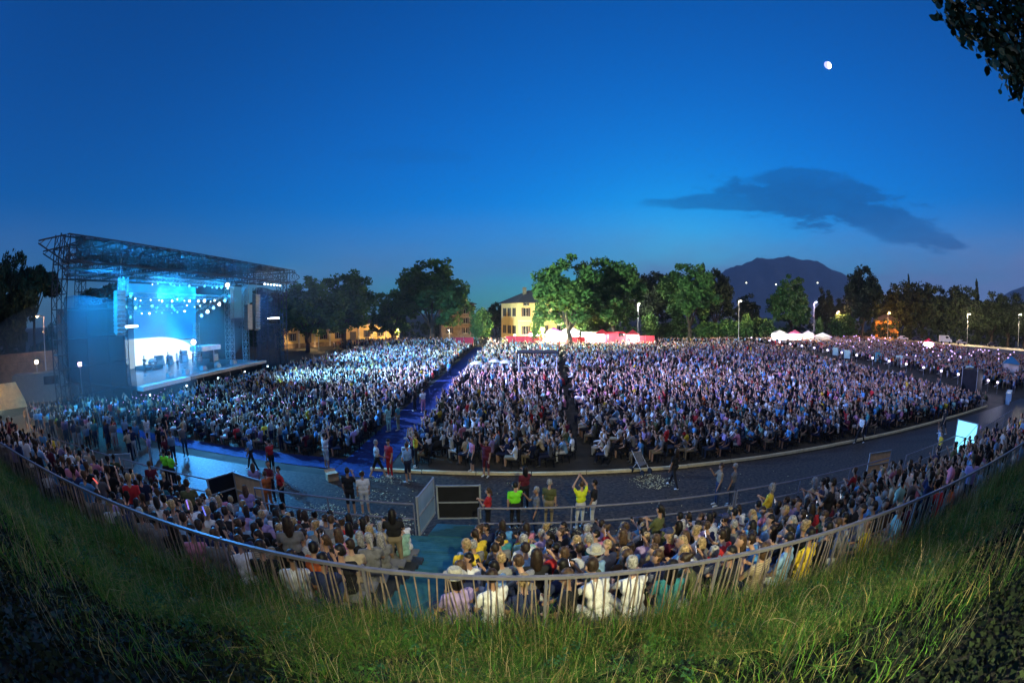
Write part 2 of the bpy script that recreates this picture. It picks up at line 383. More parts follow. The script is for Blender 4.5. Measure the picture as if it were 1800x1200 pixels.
for pn, ps in POSES.items():
    caps, hands, hd = body(ps)
    mb = MB()
    for p0, p1, r0, r1, lb in caps: capsule(mb, p0, p1, r0, r1)
    o, dec = remesh(mb, .017)
    full = evaluate(o); nfull = sum(len(p.vertices)-2 for p in full.polygons); bpy.data.meshes.remove(full)
    for lv, target in ((0, 1500), (1, 300), (2, 110), (3, 46)):
        dec.ratio = target/nfull
        me = evaluate(o); v, t = arrays(me); cent = v[t].mean(1); lab = seg_label(cent, caps)
        if lv == 0:
            hm = MB()                                            # four fingers and a thumb on each palm
            for (hp, dr) in hands:
                sdv = dr.cross(Vector((0, 0, 1)));  sdv = Vector((1, 0, 0)) if sdv.length < .1 else sdv.normalized(); pn_ = sdv.cross(dr).normalized()
                for k, ln in enumerate((.062, .074, .070, .055)):
                    b = hp + sdv*(k-1.5)*.019; k1 = b + dr*ln*.55 + pn_*.006; hm.tube(b-dr*.02, k1, .0095, .0088, 5); hm.tube(k1, k1 + dr*ln*.4 - pn_*.022, .0088, .007, 5)
                tb = hp - dr*.045 + sdv*.030; hm.tube(tb, tb + sdv*.035 + dr*.02, .011, .010, 5); hm.tube(tb + sdv*.035 + dr*.02, tb + sdv*.042 + dr*.048, .010, .008, 5)
            V = [tuple(x) for x in v] + hm.v; F = [tuple(x) for x in t] + [tuple(i+len(v) for i in f) for f in hm.f]
            m2 = bpy.data.meshes.new('person_'+pn); m2.from_pydata(V, [], F); m2.update()
            sm = [True]*len(F); m2.polygons.foreach_set('use_smooth', sm)
            m2.polygons.foreach_set('material_index', list(map(int, lab)) + [SKIN]*len(hm.f))
            BODY[pn] = dict(mesh=m2, hands=hands, head=hd)
        else:
            up_ = (cent - np.array(hd)); hair = (lab == SKIN) & (np.linalg.norm(up_, axis=1) < .16) & ((up_[:, 2] > .045) | (up_[:, 1] < -.01))
            lab = lab.copy(); lab[hair] = HAIRLAB
            if ps['seat']:                                       # its folding chair comes along
                ch = MB().box((0, -.03, .40), (.42, .40, .05)).box((0, -.24, .68), (.42, .04, .36))
                if lv == 1:
                    for sx in (-1, 1):
                        for sy in (-.2, .14): ch.tube((sx*.19, sy, 0), (sx*.19, sy, .4), .014, n=3)
                cv = np.array(ch.v); ct = []
                for f in ch.f:
                    for q_ in range(1, len(f)-1): ct.append((f[0], f[q_], f[q_+1]))
                t = np.concatenate([t, np.array(ct)+len(v)]); v = np.concatenate([v, cv]); lab = np.concatenate([lab, np.full(len(ct), CHAIR)])
            LOD[(pn, lv)] = (v, t, lab)
        bpy.data.meshes.remove(me)
    bpy.data.objects.remove(o)
# hair and hats, centred on the head
def hair_mesh(name, caps, target=260):
    mb = MB()
    for c in caps: capsule(mb, *c)
    o, dec = remesh(mb, .014, 3); me = evaluate(o); n = sum(len(p.vertices)-2 for p in me.polygons); bpy.data.meshes.remove(me)
    dec.ratio = min(1, target/n); me = evaluate(o); me.name = name; me.polygons.foreach_set('use_smooth', [True]*len(me.polygons)); bpy.data.objects.remove(o); return me
CAP_ = [((0, -.026, .05), (0, -.036, .0), .094, .088)]
HAIR = {
 'short': hair_mesh('hair_short', [((0, -.018, .052), (0, -.034, .012), .094, .088)]),
 'long': hair_mesh('hair_long', CAP_+[((0, -.06, .0), (0, -.085, -.20), .085, .075), ((-.05, -.04, 0), (-.065, -.05, -.16), .05, .04), ((.05, -.04, 0), (.065, -.05, -.16), .05, .04)]),
 'bob': hair_mesh('hair_bob', CAP_+[((0, -.05, .0), (0, -.06, -.08), .092, .085), ((-.055, -.02, 0), (-.06, -.02, -.08), .045, .04), ((.055, -.02, 0), (.06, -.02, -.08), .045, .04)]),
 'pony': hair_mesh('hair_pony', CAP_+[((0, -.11, .04), (0, -.15, -.14), .04, .03)]),
 'bun': hair_mesh('hair_bun', CAP_+[((0, -.09, .10), (0, -.10, .11), .05, .05)]),
}
HATS = {'straw hat': (MB().lathe([(.165, -.012), (.165, 0), (.10, .005), (.096, .085), (.07, .11), (0.01, .112)], 14).mesh('hat'), .06),
        'cap': (MB().lathe([(.102, 0), (.100, .05), (.075, .085), (.01, .098)], 12).box((0, .14, .008), (.13, .12, .014)).mesh('cap'), .045)}
TOPS = {  # clothing colours
 'white': (.72, .72, .72), 'pale blue': (.22, .38, .58), 'sky blue': (.10, .32, .62), 'navy': (.020, .030, .085), 'black': (.014, .014, .016), 'grey': (.17, .17, .18), 'teal': (.04, .22, .25),
 'pink': (.60, .22, .32), 'lilac': (.36, .27, .50), 'beige': (.42, .34, .23), 'red': (.45, .025, .03), 'orange': (.55, .12, .03), 'yellow': (.72, .50, .04), 'olive': (.09, .10, .04), 'brown': (.10, .055, .03), 'maroon': (.12, .015, .03), 'mint': (.30, .52, .44)}
TOP_P = {'white': 18, 'pale blue': 11, 'sky blue': 6, 'navy': 14, 'black': 24, 'grey': 11, 'teal': 4, 'pink': 5, 'lilac': 4, 'beige': 6, 'red': 3, 'orange': 1, 'yellow': 1.5, 'olive': 3, 'brown': 4, 'maroon': 2, 'mint': 1.5}
TOPK = list(TOPS); TOPW = np.array([TOP_P[k] for k in TOPK], float); TOPW /= TOPW.sum()
HAIRC = {'black': (.010, .008, .007), 'dark brown': (.030, .018, .011), 'brown': (.075, .042, .022), 'blond': (.36, .25, .12), 'grey': (.30, .29, .28)}
HAIRK = list(HAIRC); HAIRW = [.30, .30, .18, .12, .10]
LEGC = {'jeans': (.035, .055, .11), 'dark': (.016, .016, .020), 'khaki': (.24, .19, .12), 'white': (.55, .55, .55), 'navy': (.018, .022, .05)}
SKINC = [(.50, .30, .21), (.44, .25, .165), (.36, .20, .13)]
M_TOP = {k: mat('cloth '+k, v, .85, .22, 11.0, bump=.9) for k, v in TOPS.items()}
M_LEG = {k: mat('trousers '+k, v, .85, .12, 9.0) for k, v in LEGC.items()}
M_SKIN = [mat('skin tone '+'abc'[i], c, .55, .06, 12.0) for i, c in enumerate(SKINC)]
M_HAIR = {k: mat('hair '+k, v, .5, .55, 34.0, bump=1.0) for k, v in HAIRC.items()}
M_SHOE = [mat('white shoes', (.6, .6, .58), .6), mat('dark shoes', (.03, .03, .03), .5)]
M_STRAW = mat('pale straw', (.45, .43, .36), .8, .15, 40); M_CAP = mat('dark cap cloth', (.04, .05, .12), .8)
for b in BODY.values():
    for _ in range(6): b['mesh'].materials.append(M_TOP['grey'])
for h in HAIR.values(): h.materials.append(M_HAIR['black'])
for h, _ in HATS.values(): h.materials.append(M_STRAW)
def stripe_mat(name, c1, c2, scale, direction='Z'):
    m = bpy.data.materials.new(name); m.use_nodes = True; t = m.node_tree; p = t.nodes['Principled BSDF']; p.inputs['Roughness'].default_value = .85
    tc = t.nodes.new('ShaderNodeTexCoord'); wv = t.nodes.new('ShaderNodeTexWave'); wv.bands_direction = direction; wv.inputs['Scale'].default_value = scale; wv.inputs['Distortion'].default_value = 1.2; r = t.nodes.new('ShaderNodeValToRGB')
    t.links.new(tc.outputs['Object'], wv.inputs['Vector']); t.links.new(wv.outputs['Color'], r.inputs[0]); r.color_ramp.interpolation = 'CONSTANT'; r.color_ramp.elements[1].position = .5
    r.color_ramp.elements[0].color = (*c1, 1); r.color_ramp.elements[1].color = (*c2, 1); t.links.new(r.outputs[0], p.inputs['Base Color']); return m
M_STRIPE = {'white': stripe_mat('white and blue striped cloth', (.62, .62, .64), (.28, .32, .45), 16), 'navy': stripe_mat('navy and white striped cloth', (.02, .03, .08), (.16, .17, .22), 16), 'beige': stripe_mat('beige striped cloth', (.42, .34, .23), (.22, .17, .11), 12), 'grey': stripe_mat('grey checked cloth', (.17, .17, .18), (.34, .34, .36), 14, 'X')}
def set_mats(o, ms):
    for s, m in zip(o.material_slots, ms): s.link = 'OBJECT'; s.material = m
def person(loc, rz, pose, top, hair, hairc, legs, label, group=None, scale=1.0, skin=None, shorts=False, sleeves=False, hat=None, shoes=0, top_mat=None, leg_mat=None):
    b = BODY[pose]; o = link('person', b['mesh'], None, None, loc); o.rotation_euler = (0, 0, rz); o.scale = (scale*rnd.uniform(.95, 1.06), scale, scale)
    sk = M_SKIN[rnd.randrange(3) if skin is None else skin]; tm = top_mat or M_TOP[top]; lm = leg_mat or M_LEG[legs]
    set_mats(o, [sk, tm, lm, M_SHOE[shoes], sk if shorts else lm, tm if sleeves else sk])
    tag(o, label, 'person', group)
    h = link('hair', HAIR[hair], None, o, b['head']); set_mats(h, [M_HAIR[hairc]])
    h.rotation_euler = (0, 0, POSES[pose].get('turn', 0))
    if hat:
        hm, dz = HATS[hat]; q = link('hat', hm, None, o, Vector(b['head'])+Vector((0, -.012, dz+.03))); set_mats(q, [M_STRAW if hat == 'straw hat' else M_CAP])
    return o
def hand_world(o, pose, k=1):
    h, d = BODY[pose]['hands'][k]; s = o.scale[1]
    return Vector(o.location) + ang_rot(Vector(h)*s, o.rotation_euler[2]), ang_rot(d, o.rotation_euler[2])
# ------------------------------------------------------------------ the audience
ORD = ['first', 'second', 'third', 'fourth', 'fifth', 'sixth', 'seventh', 'eighth', 'ninth', 'tenth', 'eleventh', 'twelfth', 'thirteenth', 'fourteenth', 'fifteenth', 'sixteenth', 'seventeenth', 'eighteenth', 'nineteenth', 'twentieth',
       'twenty-first', 'twenty-second', 'twenty-third', 'twenty-fourth', 'twenty-fifth', 'twenty-sixth', 'twenty-seventh', 'twenty-eighth', 'twenty-ninth', 'thirtieth']
ROWN = ['back row', 'second row from fence', 'third row from fence', 'fourth row from fence', 'fourth row from deck', 'third row from deck', 'second row from deck', 'front row']
M_PHONE = mat('lit phone screen', (.02, .02, .02), .3, emit=(.80, .85, 1.0), estr=2)
M_TORCH = mat('phone torch glow', (.02, .02, .02), .3, emit=(.62, .42, 1.0), estr=1.3)
M_PHONEB = mat('dark phone case', (.012, .012, .014), .4)
phone_me = MB().box((0, 0, 0), (.072, .009, .145)).mesh('phone'); phone_me.materials.append(M_PHONEB)
screen_me = MB().box((0, -.0065, 0), (.066, .004, .136)).mesh('screen'); screen_me.materials.append(M_PHONE)
def phone(pos, rz, label, group, tilt=-.35, s=1.0):
    o = link('phone', phone_me, None, None, pos); o.rotation_euler = (tilt, 0, rz); o.scale = (s, s, s)
    tag(o, label, 'phone', group); link('screen', screen_me, None, o); return o
SEAT_POSES = ['sit_lap', 'sit_clap', 'sit_phone', 'sit_lean', 'sit_turn', 'sit_lap', 'sit_lean', 'sit_clap', 'sit_turn', 'sit_phone', 'sit_phone', 'sit_lap', 'sit_clap', 'sit_lean', 'sit_lap', 'sit_turn', 'stand_clap']
SPECIAL = {(-1, 1, 2): 'orange', (-1, 0, 4): 'white', (1, 5, 1): 'yellow', (1, 6, 3): 'yellow', (1, 3, 1): 'yellow', (1, 0, 1): 'lilac', (-1, 6, 1): 'mint', (-1, 6, 3): 'maroon'}
HATAT = {(1, 2, 5): 'straw hat', (1, 0, 1): 'straw hat', (-1, 3, 7): 'cap', (1, 4, 9): 'cap', (1, 5, 13): 'cap'}
rest = []                      # grandstand spectators further along, folded into the crowd
NEAR = (-7.3, 7.6)
for side in (-1, 1):
    for k, (y, z) in enumerate(ROWS):
        x = (A0 if side < 0 else A1) + side*rnd.uniform(.25, .4); n = 0
        while XL+.5 < x < XR-.5:
            if rnd.random() < .04: x += side*.5
            px, py = x+rnd.uniform(-.04, .04), y+rnd.uniform(-.05, .05)
            yaw = rnd.gauss(.55, .30) if rnd.random() > .1 else rnd.uniform(-.7, 1.5)
            ps = rnd.choice(SEAT_POSES)
            if ps.startswith('stand') and rnd.random() < .6: ps = 'sit_lap'
            lim = NEAR[0] - k*.35 if side < 0 else NEAR[1] + k*.35
            inside = (x > lim) if side < 0 else (x < lim)
            if ps == 'stand_clap': py += .26
            if inside and n < 24:
                n += 1; key = (side, k, n)
                top = SPECIAL.get(key) or str(np.random.RandomState(abs(hash((side+2)*1000+k*50+n)) % 99991).choice(TOPK, p=TOPW))
                fem = rnd.random() < .5; hr = rnd.choice(['long', 'bob', 'long', 'pony', 'bun']) if fem else 'short'; hc = rnd.choices(HAIRK, HAIRW)[0]
                sit = 'standing' if ps.startswith('stand') else ''
                hat = HATAT.get(key); stripe = top in M_STRIPE and not sit and rnd.random() < .14
                hword = {'long': 'long', 'bob': 'bobbed', 'pony': 'ponytailed', 'bun': 'pinned', 'short': 'short'}[hr]
                look = (f'with {hat}' if hat else f'{hword} {hc.split()[-1]} hair')
                lab = f"{sit+' ' if sit else ''}person in {'striped ' if stripe else ''}{top} top, {look}, {ORD[n-1]} {'left' if side < 0 else 'right'} of stair, {ROWN[k]}"
                if len(lab.split()) > 16: lab = lab.replace(' hair,', '-haired,') if False else lab.replace(' from fence', '').replace(' from deck', ' up')
                o = person((px, py, z+.002), yaw, ps, top, hr, hc, rnd.choice(list(LEGC)), lab, 'spectators seated on the grandstand', rnd.uniform(.94, 1.05), shorts=rnd.random() < .4, sleeves=rnd.random() < .15, hat=hat, shoes=rnd.randrange(2), top_mat=M_STRIPE.get(top) if stripe else None)
                if ps == 'sit_phone' and rnd.random() < .75:
                    p, d = hand_world(o, ps)
                    phone(p+d*.03, yaw+pi, f"lit phone held by {ORD[n-1]} person {'left' if side < 0 else 'right'} of stair, {ROWN[k]}", 'phones held on the grandstand', .3)
                    # the screen faces its holder
            else:
                rest.append((px, py, z+.002, yaw, ps if rnd.random() > .25 else rnd.choice(['stand', 'stand_clap', 'stand_phone'])))
            x += side*rnd.uniform(.455, .535)

# people standing about on the path and in the aisle
CELL = {}
def stander(x, y, deg, pose, top, hair, hairc, legs, label, **k):
    return person((x, y, .004), radians(deg), pose, top, hair, hairc, legs, label, 'people standing on the path and in the aisles', **k)
M_HIVIS = mat('fluorescent green vest', (.22, .85, .03), .7, .08, 9); M_HIVY = mat('fluorescent yellow vest', (.72, .80, .03), .7, .08, 9)
P_ = {}
P_['couple'] = stander(-5.62, 13.5, 10, 'stand_phone', 'black', 'short', 'dark brown', 'dark', 'man in black top and dark shorts standing beside woman in white', shorts=True, scale=1.06)
stander(-5.15, 13.7, 30, 'stand', 'white', 'bun', 'brown', 'white', 'woman in white top and white shorts on the path beside man in black', shorts=True, scale=.97)
stander(-4.3, 17.0, 60, 'stand_hip', 'pale blue', 'short', 'brown', 'navy', 'man in pale shirt and navy shorts standing at the timber edging', shorts=True, scale=1.03)
stander(-5.25, 17.55, 150, 'stand', 'red', 'short', 'black', 'dark', 'person all in red costume at the foot of the blue aisle', leg_mat=M_TOP['red'])
stander(-5.75, 17.35, -60, 'walk', 'white', 'short', 'grey', 'dark', 'person in white top striding beside the red costume', shorts=True)
stander(-4.35, 18.9, 100, 'stand_over', 'yellow', 'pony', 'brown', 'dark', 'person in yellow top with raised arms beside the blue aisle')
stander(2.2, 13.0, 20, 'stand_over', 'yellow', 'short', 'brown', 'white', 'person in yellow shirt and white trousers holding a phone overhead', top_mat=M_HIVY, shoes=0, scale=1.02)
stander(2.65, 13.15, 70, 'stand_phone', 'black', 'short', 'black', 'white', 'person in black top and white trousers beside yellow shirt')
stander(.1, 13.1, 15, 'stand_phone', 'black', 'short', 'black', 'dark', 'steward in fluorescent green top filming with a phone', top_mat=M_HIVIS)
stander(.45, 14.6, 25, 'stand_phone', 'maroon', 'long', 'black', 'dark', 'person with long black hair in maroon top before the green steward')
stander(.75, 12.7, 100, 'stand_phone', 'grey', 'short', 'grey', 'jeans', 'grey haired man in grey shirt with blue bag by railing')
stander(1.2, 13.3, -20, 'stand', 'olive', 'short', 'grey', 'khaki', 'person in long olive coat facing the seats')
stander(-.75, 12.9, 80, 'stand_clap', 'red', 'pony', 'brown', 'dark', 'person in red shirt beside the dark gate panel', scale=.93)
stander(6.55, 16.0, 30, 'walk', 'black', 'long', 'dark brown', 'dark', 'person in long black dress walking past the pushchair')
stander(7.55, 13.8, 80, 'stand_phone', 'beige', 'short', 'brown', 'jeans', 'person in striped beige jumper with jeans near the railing', top_mat=M_STRIPE['beige'])
stander(8.05, 13.6, 50, 'stand', 'grey', 'short', 'grey', 'jeans', 'person in pale grey shirt close behind the striped jumper')
stander(-14.4, 12.95, 20, 'stand_cross', 'black', 'short', 'black', 'dark', 'left steward in fluorescent green vest leaning over railing', top_mat=M_HIVIS)
stander(-13.95, 12.9, -10, 'stand_cross', 'black', 'short', 'dark brown', 'dark', 'right steward in fluorescent green vest leaning over railing', top_mat=M_HIVIS)
stander(-8.3, 13.2, 140, 'stand_hip', 'red', 'short', 'black', 'dark', 'person in bright red top and dark trousers by the orange bag', scale=1.0)
stander(-9.0, 13.6, 170, 'stand_cross', 'maroon', 'pony', 'dark brown', 'dark', 'person in maroon top behind the beige gate panel')
stander(-8.75, 12.9, 60, 'stand', 'orange', 'short', 'brown', 'dark', 'person in orange overalls at the railing between red tops', leg_mat=M_TOP['orange'], scale=.92)
stander(-9.55, 13.3, 30, 'stand', 'lilac', 'long', 'brown', 'jeans', 'person in lilac top half hidden behind the beige panel', scale=.97)
stander(-10.55, 16.3, 70, 'stand_phone', 'red', 'short', 'black', 'dark', 'person in dark red top and shorts at the blue carpet edge', shorts=True)
stander(-11.9, 16.6, 100, 'walk', 'sky blue', 'short', 'brown', 'dark', 'person in blue top walking along the blue carpet edge')
stander(-8.45, 17.9, -30, 'stand_over', 'white', 'short', 'dark brown', 'white', 'person in white top and shorts clapping overhead by the aisle', shorts=True)
stander(-7.3, 24.8, 60, 'stand', 'mint', 'long', 'brown', 'white', 'person in long mint dress standing in the blue aisle', leg_mat=M_TOP['mint'])
stander(-6.8, 25.2, 80, 'stand', 'teal', 'short', 'brown', 'khaki', 'person in teal top close beside the mint dress')
stander(-6.25, 30.2, 40, 'stand_phone', 'white', 'bun', 'brown', 'khaki', 'person in white top with beige trousers walking up the aisle', leg_mat=M_TOP['pink'])
stander(-6.95, 30.6, 70, 'stand', 'black', 'short', 'black', 'dark', 'person in dark clothes on the aisle beside white top')
stander(-6.9, 48, 30, 'stand', 'sky blue', 'short', 'brown', 'jeans', 'person in light blue far up the blue aisle')
stander(-1.1, 18.0, 150, 'stand_raise', 'maroon', 'long', 'dark brown', 'dark', 'person in patterned maroon dress waving at the edging', shorts=True, leg_mat=M_TOP['maroon'])
stander(-1.75, 18.55, 120, 'stand', 'pink', 'bun', 'dark brown', 'dark', 'person in magenta top standing beside the maroon dress', shorts=True, scale=.95)
stander(19.8, 18.1, 90, 'walk', 'white', 'short', 'black', 'dark', 'person in white top and black trousers stepping over the edging')
stander(21.3, 19.0, 60, 'stand_raise', 'teal', 'short', 'brown', 'jeans', 'person in teal top waving at the right block')
stander(27.5, 16.2, 60, 'walk', 'black', 'short', 'black', 'dark', 'person in black with bare legs near right end of the path', shorts=True)
stander(22.2, 13.2, 60, 'stand_raise', 'pale blue', 'short', 'brown', 'jeans', 'person in pale blue raising an arm beside the bright panel')
stander(21.4, 12.6, 60, 'stand', 'yellow', 'short', 'brown', 'dark', 'person in yellow top beside the bright cyan panel')
stander(-22.4, 15.9, 80, 'stand', 'red', 'pony', 'brown', 'dark', 'person in bright red jacket among the crowd left of the path', leg_mat=M_TOP['red'])
stander(-19.5, 15.0, 50, 'stand_phone', 'teal', 'short', 'black', 'dark', 'dim person in teal on the left path by the first panel')
stander(-20.6, 17.4, 60, 'stand', 'white', 'long', 'brown', 'white', 'pale person in white standing near the blue carpet corner', leg_mat=M_TOP['white'])

# ------------------------------------------------------------------ the rest of the audience as one mass
cols_top = np.array([TOPS[k] for k in TOPK]); cols_hair = np.array([HAIRC[k] for k in HAIRK]); cols_leg = np.array(list(LEGC.values())); cols_skin = np.array(SKINC)
inst = []                     # x, y, z, yaw, pose, lod, scale
for (x, y, z, yaw, ps) in rest: inst.append((x, y, z, yaw, ps, 1 if abs(x) < 22 else 2, rnd.uniform(.93, 1.06)))
SITP = ['sit_lap', 'sit_lap', 'sit_clap', 'sit_clap', 'sit_over', 'sit_phone', 'sit_phone', 'sit_lean', 'sit_one', 'sit_turn', 'sit_turn', 'sit_lap', 'sit_clap']
def sparse(x, y): return .03 + .16*max(0, sin(x*.9+sin(y*.31)*2)*sin(y*.47+1.3*sin(x*.23)))
def lodd(x, y):
    d = hypot(x, y); return 1 if d < 30 else (2 if d < 48 else 3)
def lamp_x(y): return 51.5 + (y-22)*.155
x = -27.6                                                            # left block: faces the stage
while x < -7.9:
    y = 19.6 + rnd.uniform(0, .3)
    while y < 88 + (x+8)*.4:
        if rnd.random() > sparse(x, y): inst.append((x+rnd.uniform(-.32, .32), y, 0, pi/2+rnd.gauss(0, .25), rnd.choice(SITP) if rnd.random() > .06 else rnd.choice(['stand_over', 'stand_clap', 'stand_raise']), lodd(x, y), rnd.uniform(.93, 1.06)))
        y += rnd.uniform(.50, .62) if not (44 < y < 45.2) else 1.3
    x += .92
for x in np.arange(-36, -9, .9):                                     # standing audience behind the left block
    for y in np.arange(82, 92, 1.0):
        if y > 88 + (x+8)*.4 and rnd.random() < .6: inst.append((x+rnd.uniform(-.3, .3), y+rnd.uniform(-.3, .3), 0, pi/2+rnd.gauss(0, .4), rnd.choice(['stand', 'stand_clap', 'stand_over', 'stand_raise']), 3, rnd.uniform(.93, 1.06)))
x = -4.7                                                             # right block
while x < 62:
    y = 19.2 + rnd.uniform(0, .4)
    while y < 92.5:
        xmax = 42.0 + (y-22)*.215
        gap = abs(x - (3.4 + (y-22)*.095)) < .50 or (abs(y-56.4+.05*x) < 1.2 and x > 12) or (abs(x-(24+(y-22)*.11)) < .40) or abs(y-76) < .6
        if x < xmax and not gap and rnd.random() > sparse(x, y):
            inst.append((x+rnd.uniform(-.34, .34), y, 0, pi/2+rnd.gauss(-.15, .28), rnd.choice(SITP) if rnd.random() > .05 else rnd.choice(['stand_over', 'stand_clap', 'stand_raise']), lodd(x, y), rnd.uniform(.93, 1.06)))
        y += rnd.uniform(.50, .62)
    x += .92
for _ in range(4800):                                                # standing crowd beyond the row of floodlights
    y = rnd.uniform(20, 118); x = lamp_x(y) + 2.2 + rnd.random()**1.15*58
    inst.append((x, y, 0, pi/2+rnd.gauss(0, .4), rnd.choice(['stand', 'stand_clap', 'stand_raise', 'stand_phone', 'stand']), 3, rnd.uniform(.93, 1.06)))
for _ in range(620):                                                 # along the stalls at the far side
    x = rnd.uniform(-34, 82); y = rnd.uniform(93.5, 99) + max(0, x-30)*.12
    inst.append((x, y, 0, rnd.uniform(0, 6.28), rnd.choice(['stand', 'walk', 'stand_hip', 'stand_clap']), 3, rnd.uniform(.93, 1.06)))
for _ in range(420):                                                 # dim standing crowd on the left, towards the stage corner
    x = rnd.uniform(-34, -16); y = rnd.uniform(13.6, 20.5)
    if y > 17.3 and x > -27: continue
    if x > -24 and rnd.random() > .22: continue
    inst.append((x, y, 0, pi/2+rnd.gauss(-.3, .5), rnd.choice(['stand', 'stand_clap', 'stand_phone', 'stand_raise']), 1 if hypot(x, y) < 26 else 2, rnd.uniform(.93, 1.06)))
bykey = {}
for t in inst: bykey.setdefault((t[4], t[5]), []).append(t)
Vs, Ts, Cs = [], [], []; off = 0
for key, lst in bykey.items():
    v, t, lab = LOD[key]; a = np.array([(p[0], p[1], p[2], p[3], p[6]) for p in lst]); n = len(a)
    c_, s_ = np.cos(a[:, 3])[:, None], np.sin(a[:, 3])[:, None]; sc = a[:, 4][:, None]
    X = (v[None, :, 0]*c_ - v[None, :, 1]*s_)*sc + a[:, 0][:, None]; Y = (v[None, :, 0]*s_ + v[None, :, 1]*c_)*sc + a[:, 1][:, None]; Z = v[None, :, 2]*sc + a[:, 2][:, None]
    Vs.append(np.stack([X, Y, Z], -1).reshape(-1, 3)); Ts.append((t[None] + (np.arange(n)*len(v))[:, None, None]).reshape(-1, 3) + off); off += n*len(v)
    pal = np.zeros((n, 8, 3)); tp = cols_top[rng.choice(len(TOPK), n, p=TOPW)]*rng.uniform(.45, 1.15, (n, 1)); sk = cols_skin[rng.integers(0, 3, n)]; lg = cols_leg[rng.integers(0, len(cols_leg), n)]
    pal[:, SKIN] = sk; pal[:, TOP] = tp; pal[:, LEGW] = lg; pal[:, SHOE] = .1; pal[:, SHIN] = np.where(rng.random((n, 1)) < .5, sk, lg); pal[:, FORE] = np.where(rng.random((n, 1)) < .85, sk, tp)
    pal[:, HAIRLAB] = cols_hair[rng.choice(5, n, p=HAIRW)]; pal[:, CHAIR] = (.02, .02, .022)
    Cs.append(pal[:, lab].reshape(-1, 3))
crowd = link('crowd', np_mesh('crowd', np.concatenate(Vs), np.concatenate(Ts), np.concatenate(Cs)), attr_mat('clothes skin and hair of the crowd'))
tag(crowd, 'dense seated and standing concert audience filling the whole field', 'crowd', None, 'stuff')
# phone torches held up in the standing crowd on the right and in the dim crowd on the left
torch_me = MB().lathe([(.02, -.05), (.055, -.03), (.06, 0), (.04, .045), (.01, .055)], 8).mesh('glow'); torch_me.materials.append(M_TORCH)
def torch(pos, label, group, s=1.0):
    o = link('phone', phone_me, None, None, pos); o.rotation_euler = (0, 0, rnd.uniform(2.4, 3.6)); tag(o, label, 'phone', group)
    l = link('torch', torch_me, None, o, (0, .02, .05)); l.scale = (s, s, s); return o
for _ in range(84):
    y = rnd.uniform(24, 112); x = lamp_x(y) + 4 + rnd.random()**1.2*52
    torch((x, y, 2.0), 'raised phone with its torch lit above the dark standing crowd', 'phone torches in the right-hand crowd', 1.0 + hypot(x, y)/95)
for _ in range(60):
    x = rnd.uniform(-28, -12); y = rnd.uniform(18, 27)
    torch((x, y, rnd.uniform(1.35, 1.75)), 'small white phone light held among the blue-lit seats near the stage', 'phone lights in the left-hand crowd', .42)
# ------------------------------------------------------------------ stage
M_BLACK = mat('black stage cloth', (.016, .018, .022), .9, .2, 2)
M_SCRIM = mat('dark mesh side cloth', (.012, .026, .045), .95, .3, .5, translucent=.35)
M_TRUSS = mat('aluminium truss', (.34, .36, .38), .45, .1, 5, metal=.4)
M_TRUSSD = mat('dull steel roof truss', (.045, .05, .06), .55, .1, 5, metal=.2)
M_SDECK = mat('stage floor', (.045, .055, .065), .35, .12, 1.2)
M_WHITE = mat('white gloss fascia', (.50, .52, .54), .4, .05, 2)
M_ROOF = mat('dark roof sheet', (.055, .06, .07), .8, .15, .8, translucent=.2)
stage = empty('concert_stage', (-30, 17, 0), label='big open concert stage with flat truss roof and dark cloth wings', cat='stage')
SO = Vector((-30, 17, 0))
def slab2(pts, z0, z1):
    n = len(pts); return MB().add([(x, y, z0) for x, y in pts]+[(x, y, z1) for x, y in pts], [tuple(range(n))[::-1], tuple(range(n, 2*n))]+[(i, (i+1) % n, n+(i+1) % n, n+i) for i in range(n)])
def sp(mb, name, m, **k):
    mb.v = [tuple(Vector(v)-SO) for v in mb.v]; return mb.build(name, m, stage, **k)
sp(MB().span((-45, 24.8, 1.5), (-30.2, 46.5, 1.8)), 'deck', M_SDECK)
sp(MB().span((-30.2, 24.8, 1.45), (-29.2, 31.5, 1.78)), 'deck_lip', M_WHITE); sp(MB().span((-30.2, 31.52, 1.45), (-29.4, 46.5, 1.77)), 'deck_lip', mat('deck edge greyed as dimmer light', (.12, .13, .14), .5))  # one lip, whitened where lit and greyed where the light dims
sp(MB().span((-30.3, 24.8, 0), (-30.15, 46.5, 1.44)), 'skirt', M_BLACK)
def cloth(y0, y1, h, seed):
    n = int((y1-y0)*3); r = random.Random(seed); m = MB(); v = []
    for i in range(n+1):
        y = y0+(y1-y0)*i/n; dx = .05*sin(i*.8)+r.uniform(-.05, .05)
        v += [(-30+dx*1.3, y, 0), (-30+dx, y, h*.5), (-30+dx*.4, y, h+.12*sin(i*.35))]
    return m.add(v, [(3*i+k, 3*i+3+k, 3*i+4+k, 3*i+1+k) for i in range(n) for k in (0, 1)])
t_ = M_SCRIM.node_tree; mo_ = t_.nodes['Material Output']; old_ = mo_.inputs['Surface'].links[0].from_socket      # open-weave gauze
tp_ = t_.nodes.new('ShaderNodeBsdfTransparent'); mx_ = t_.nodes.new('ShaderNodeMixShader'); mx_.inputs[0].default_value = .30
t_.links.new(old_, mx_.inputs[1]); t_.links.new(tp_.outputs[0], mx_.inputs[2]); t_.links.new(mx_.outputs[0], mo_.inputs['Surface'])
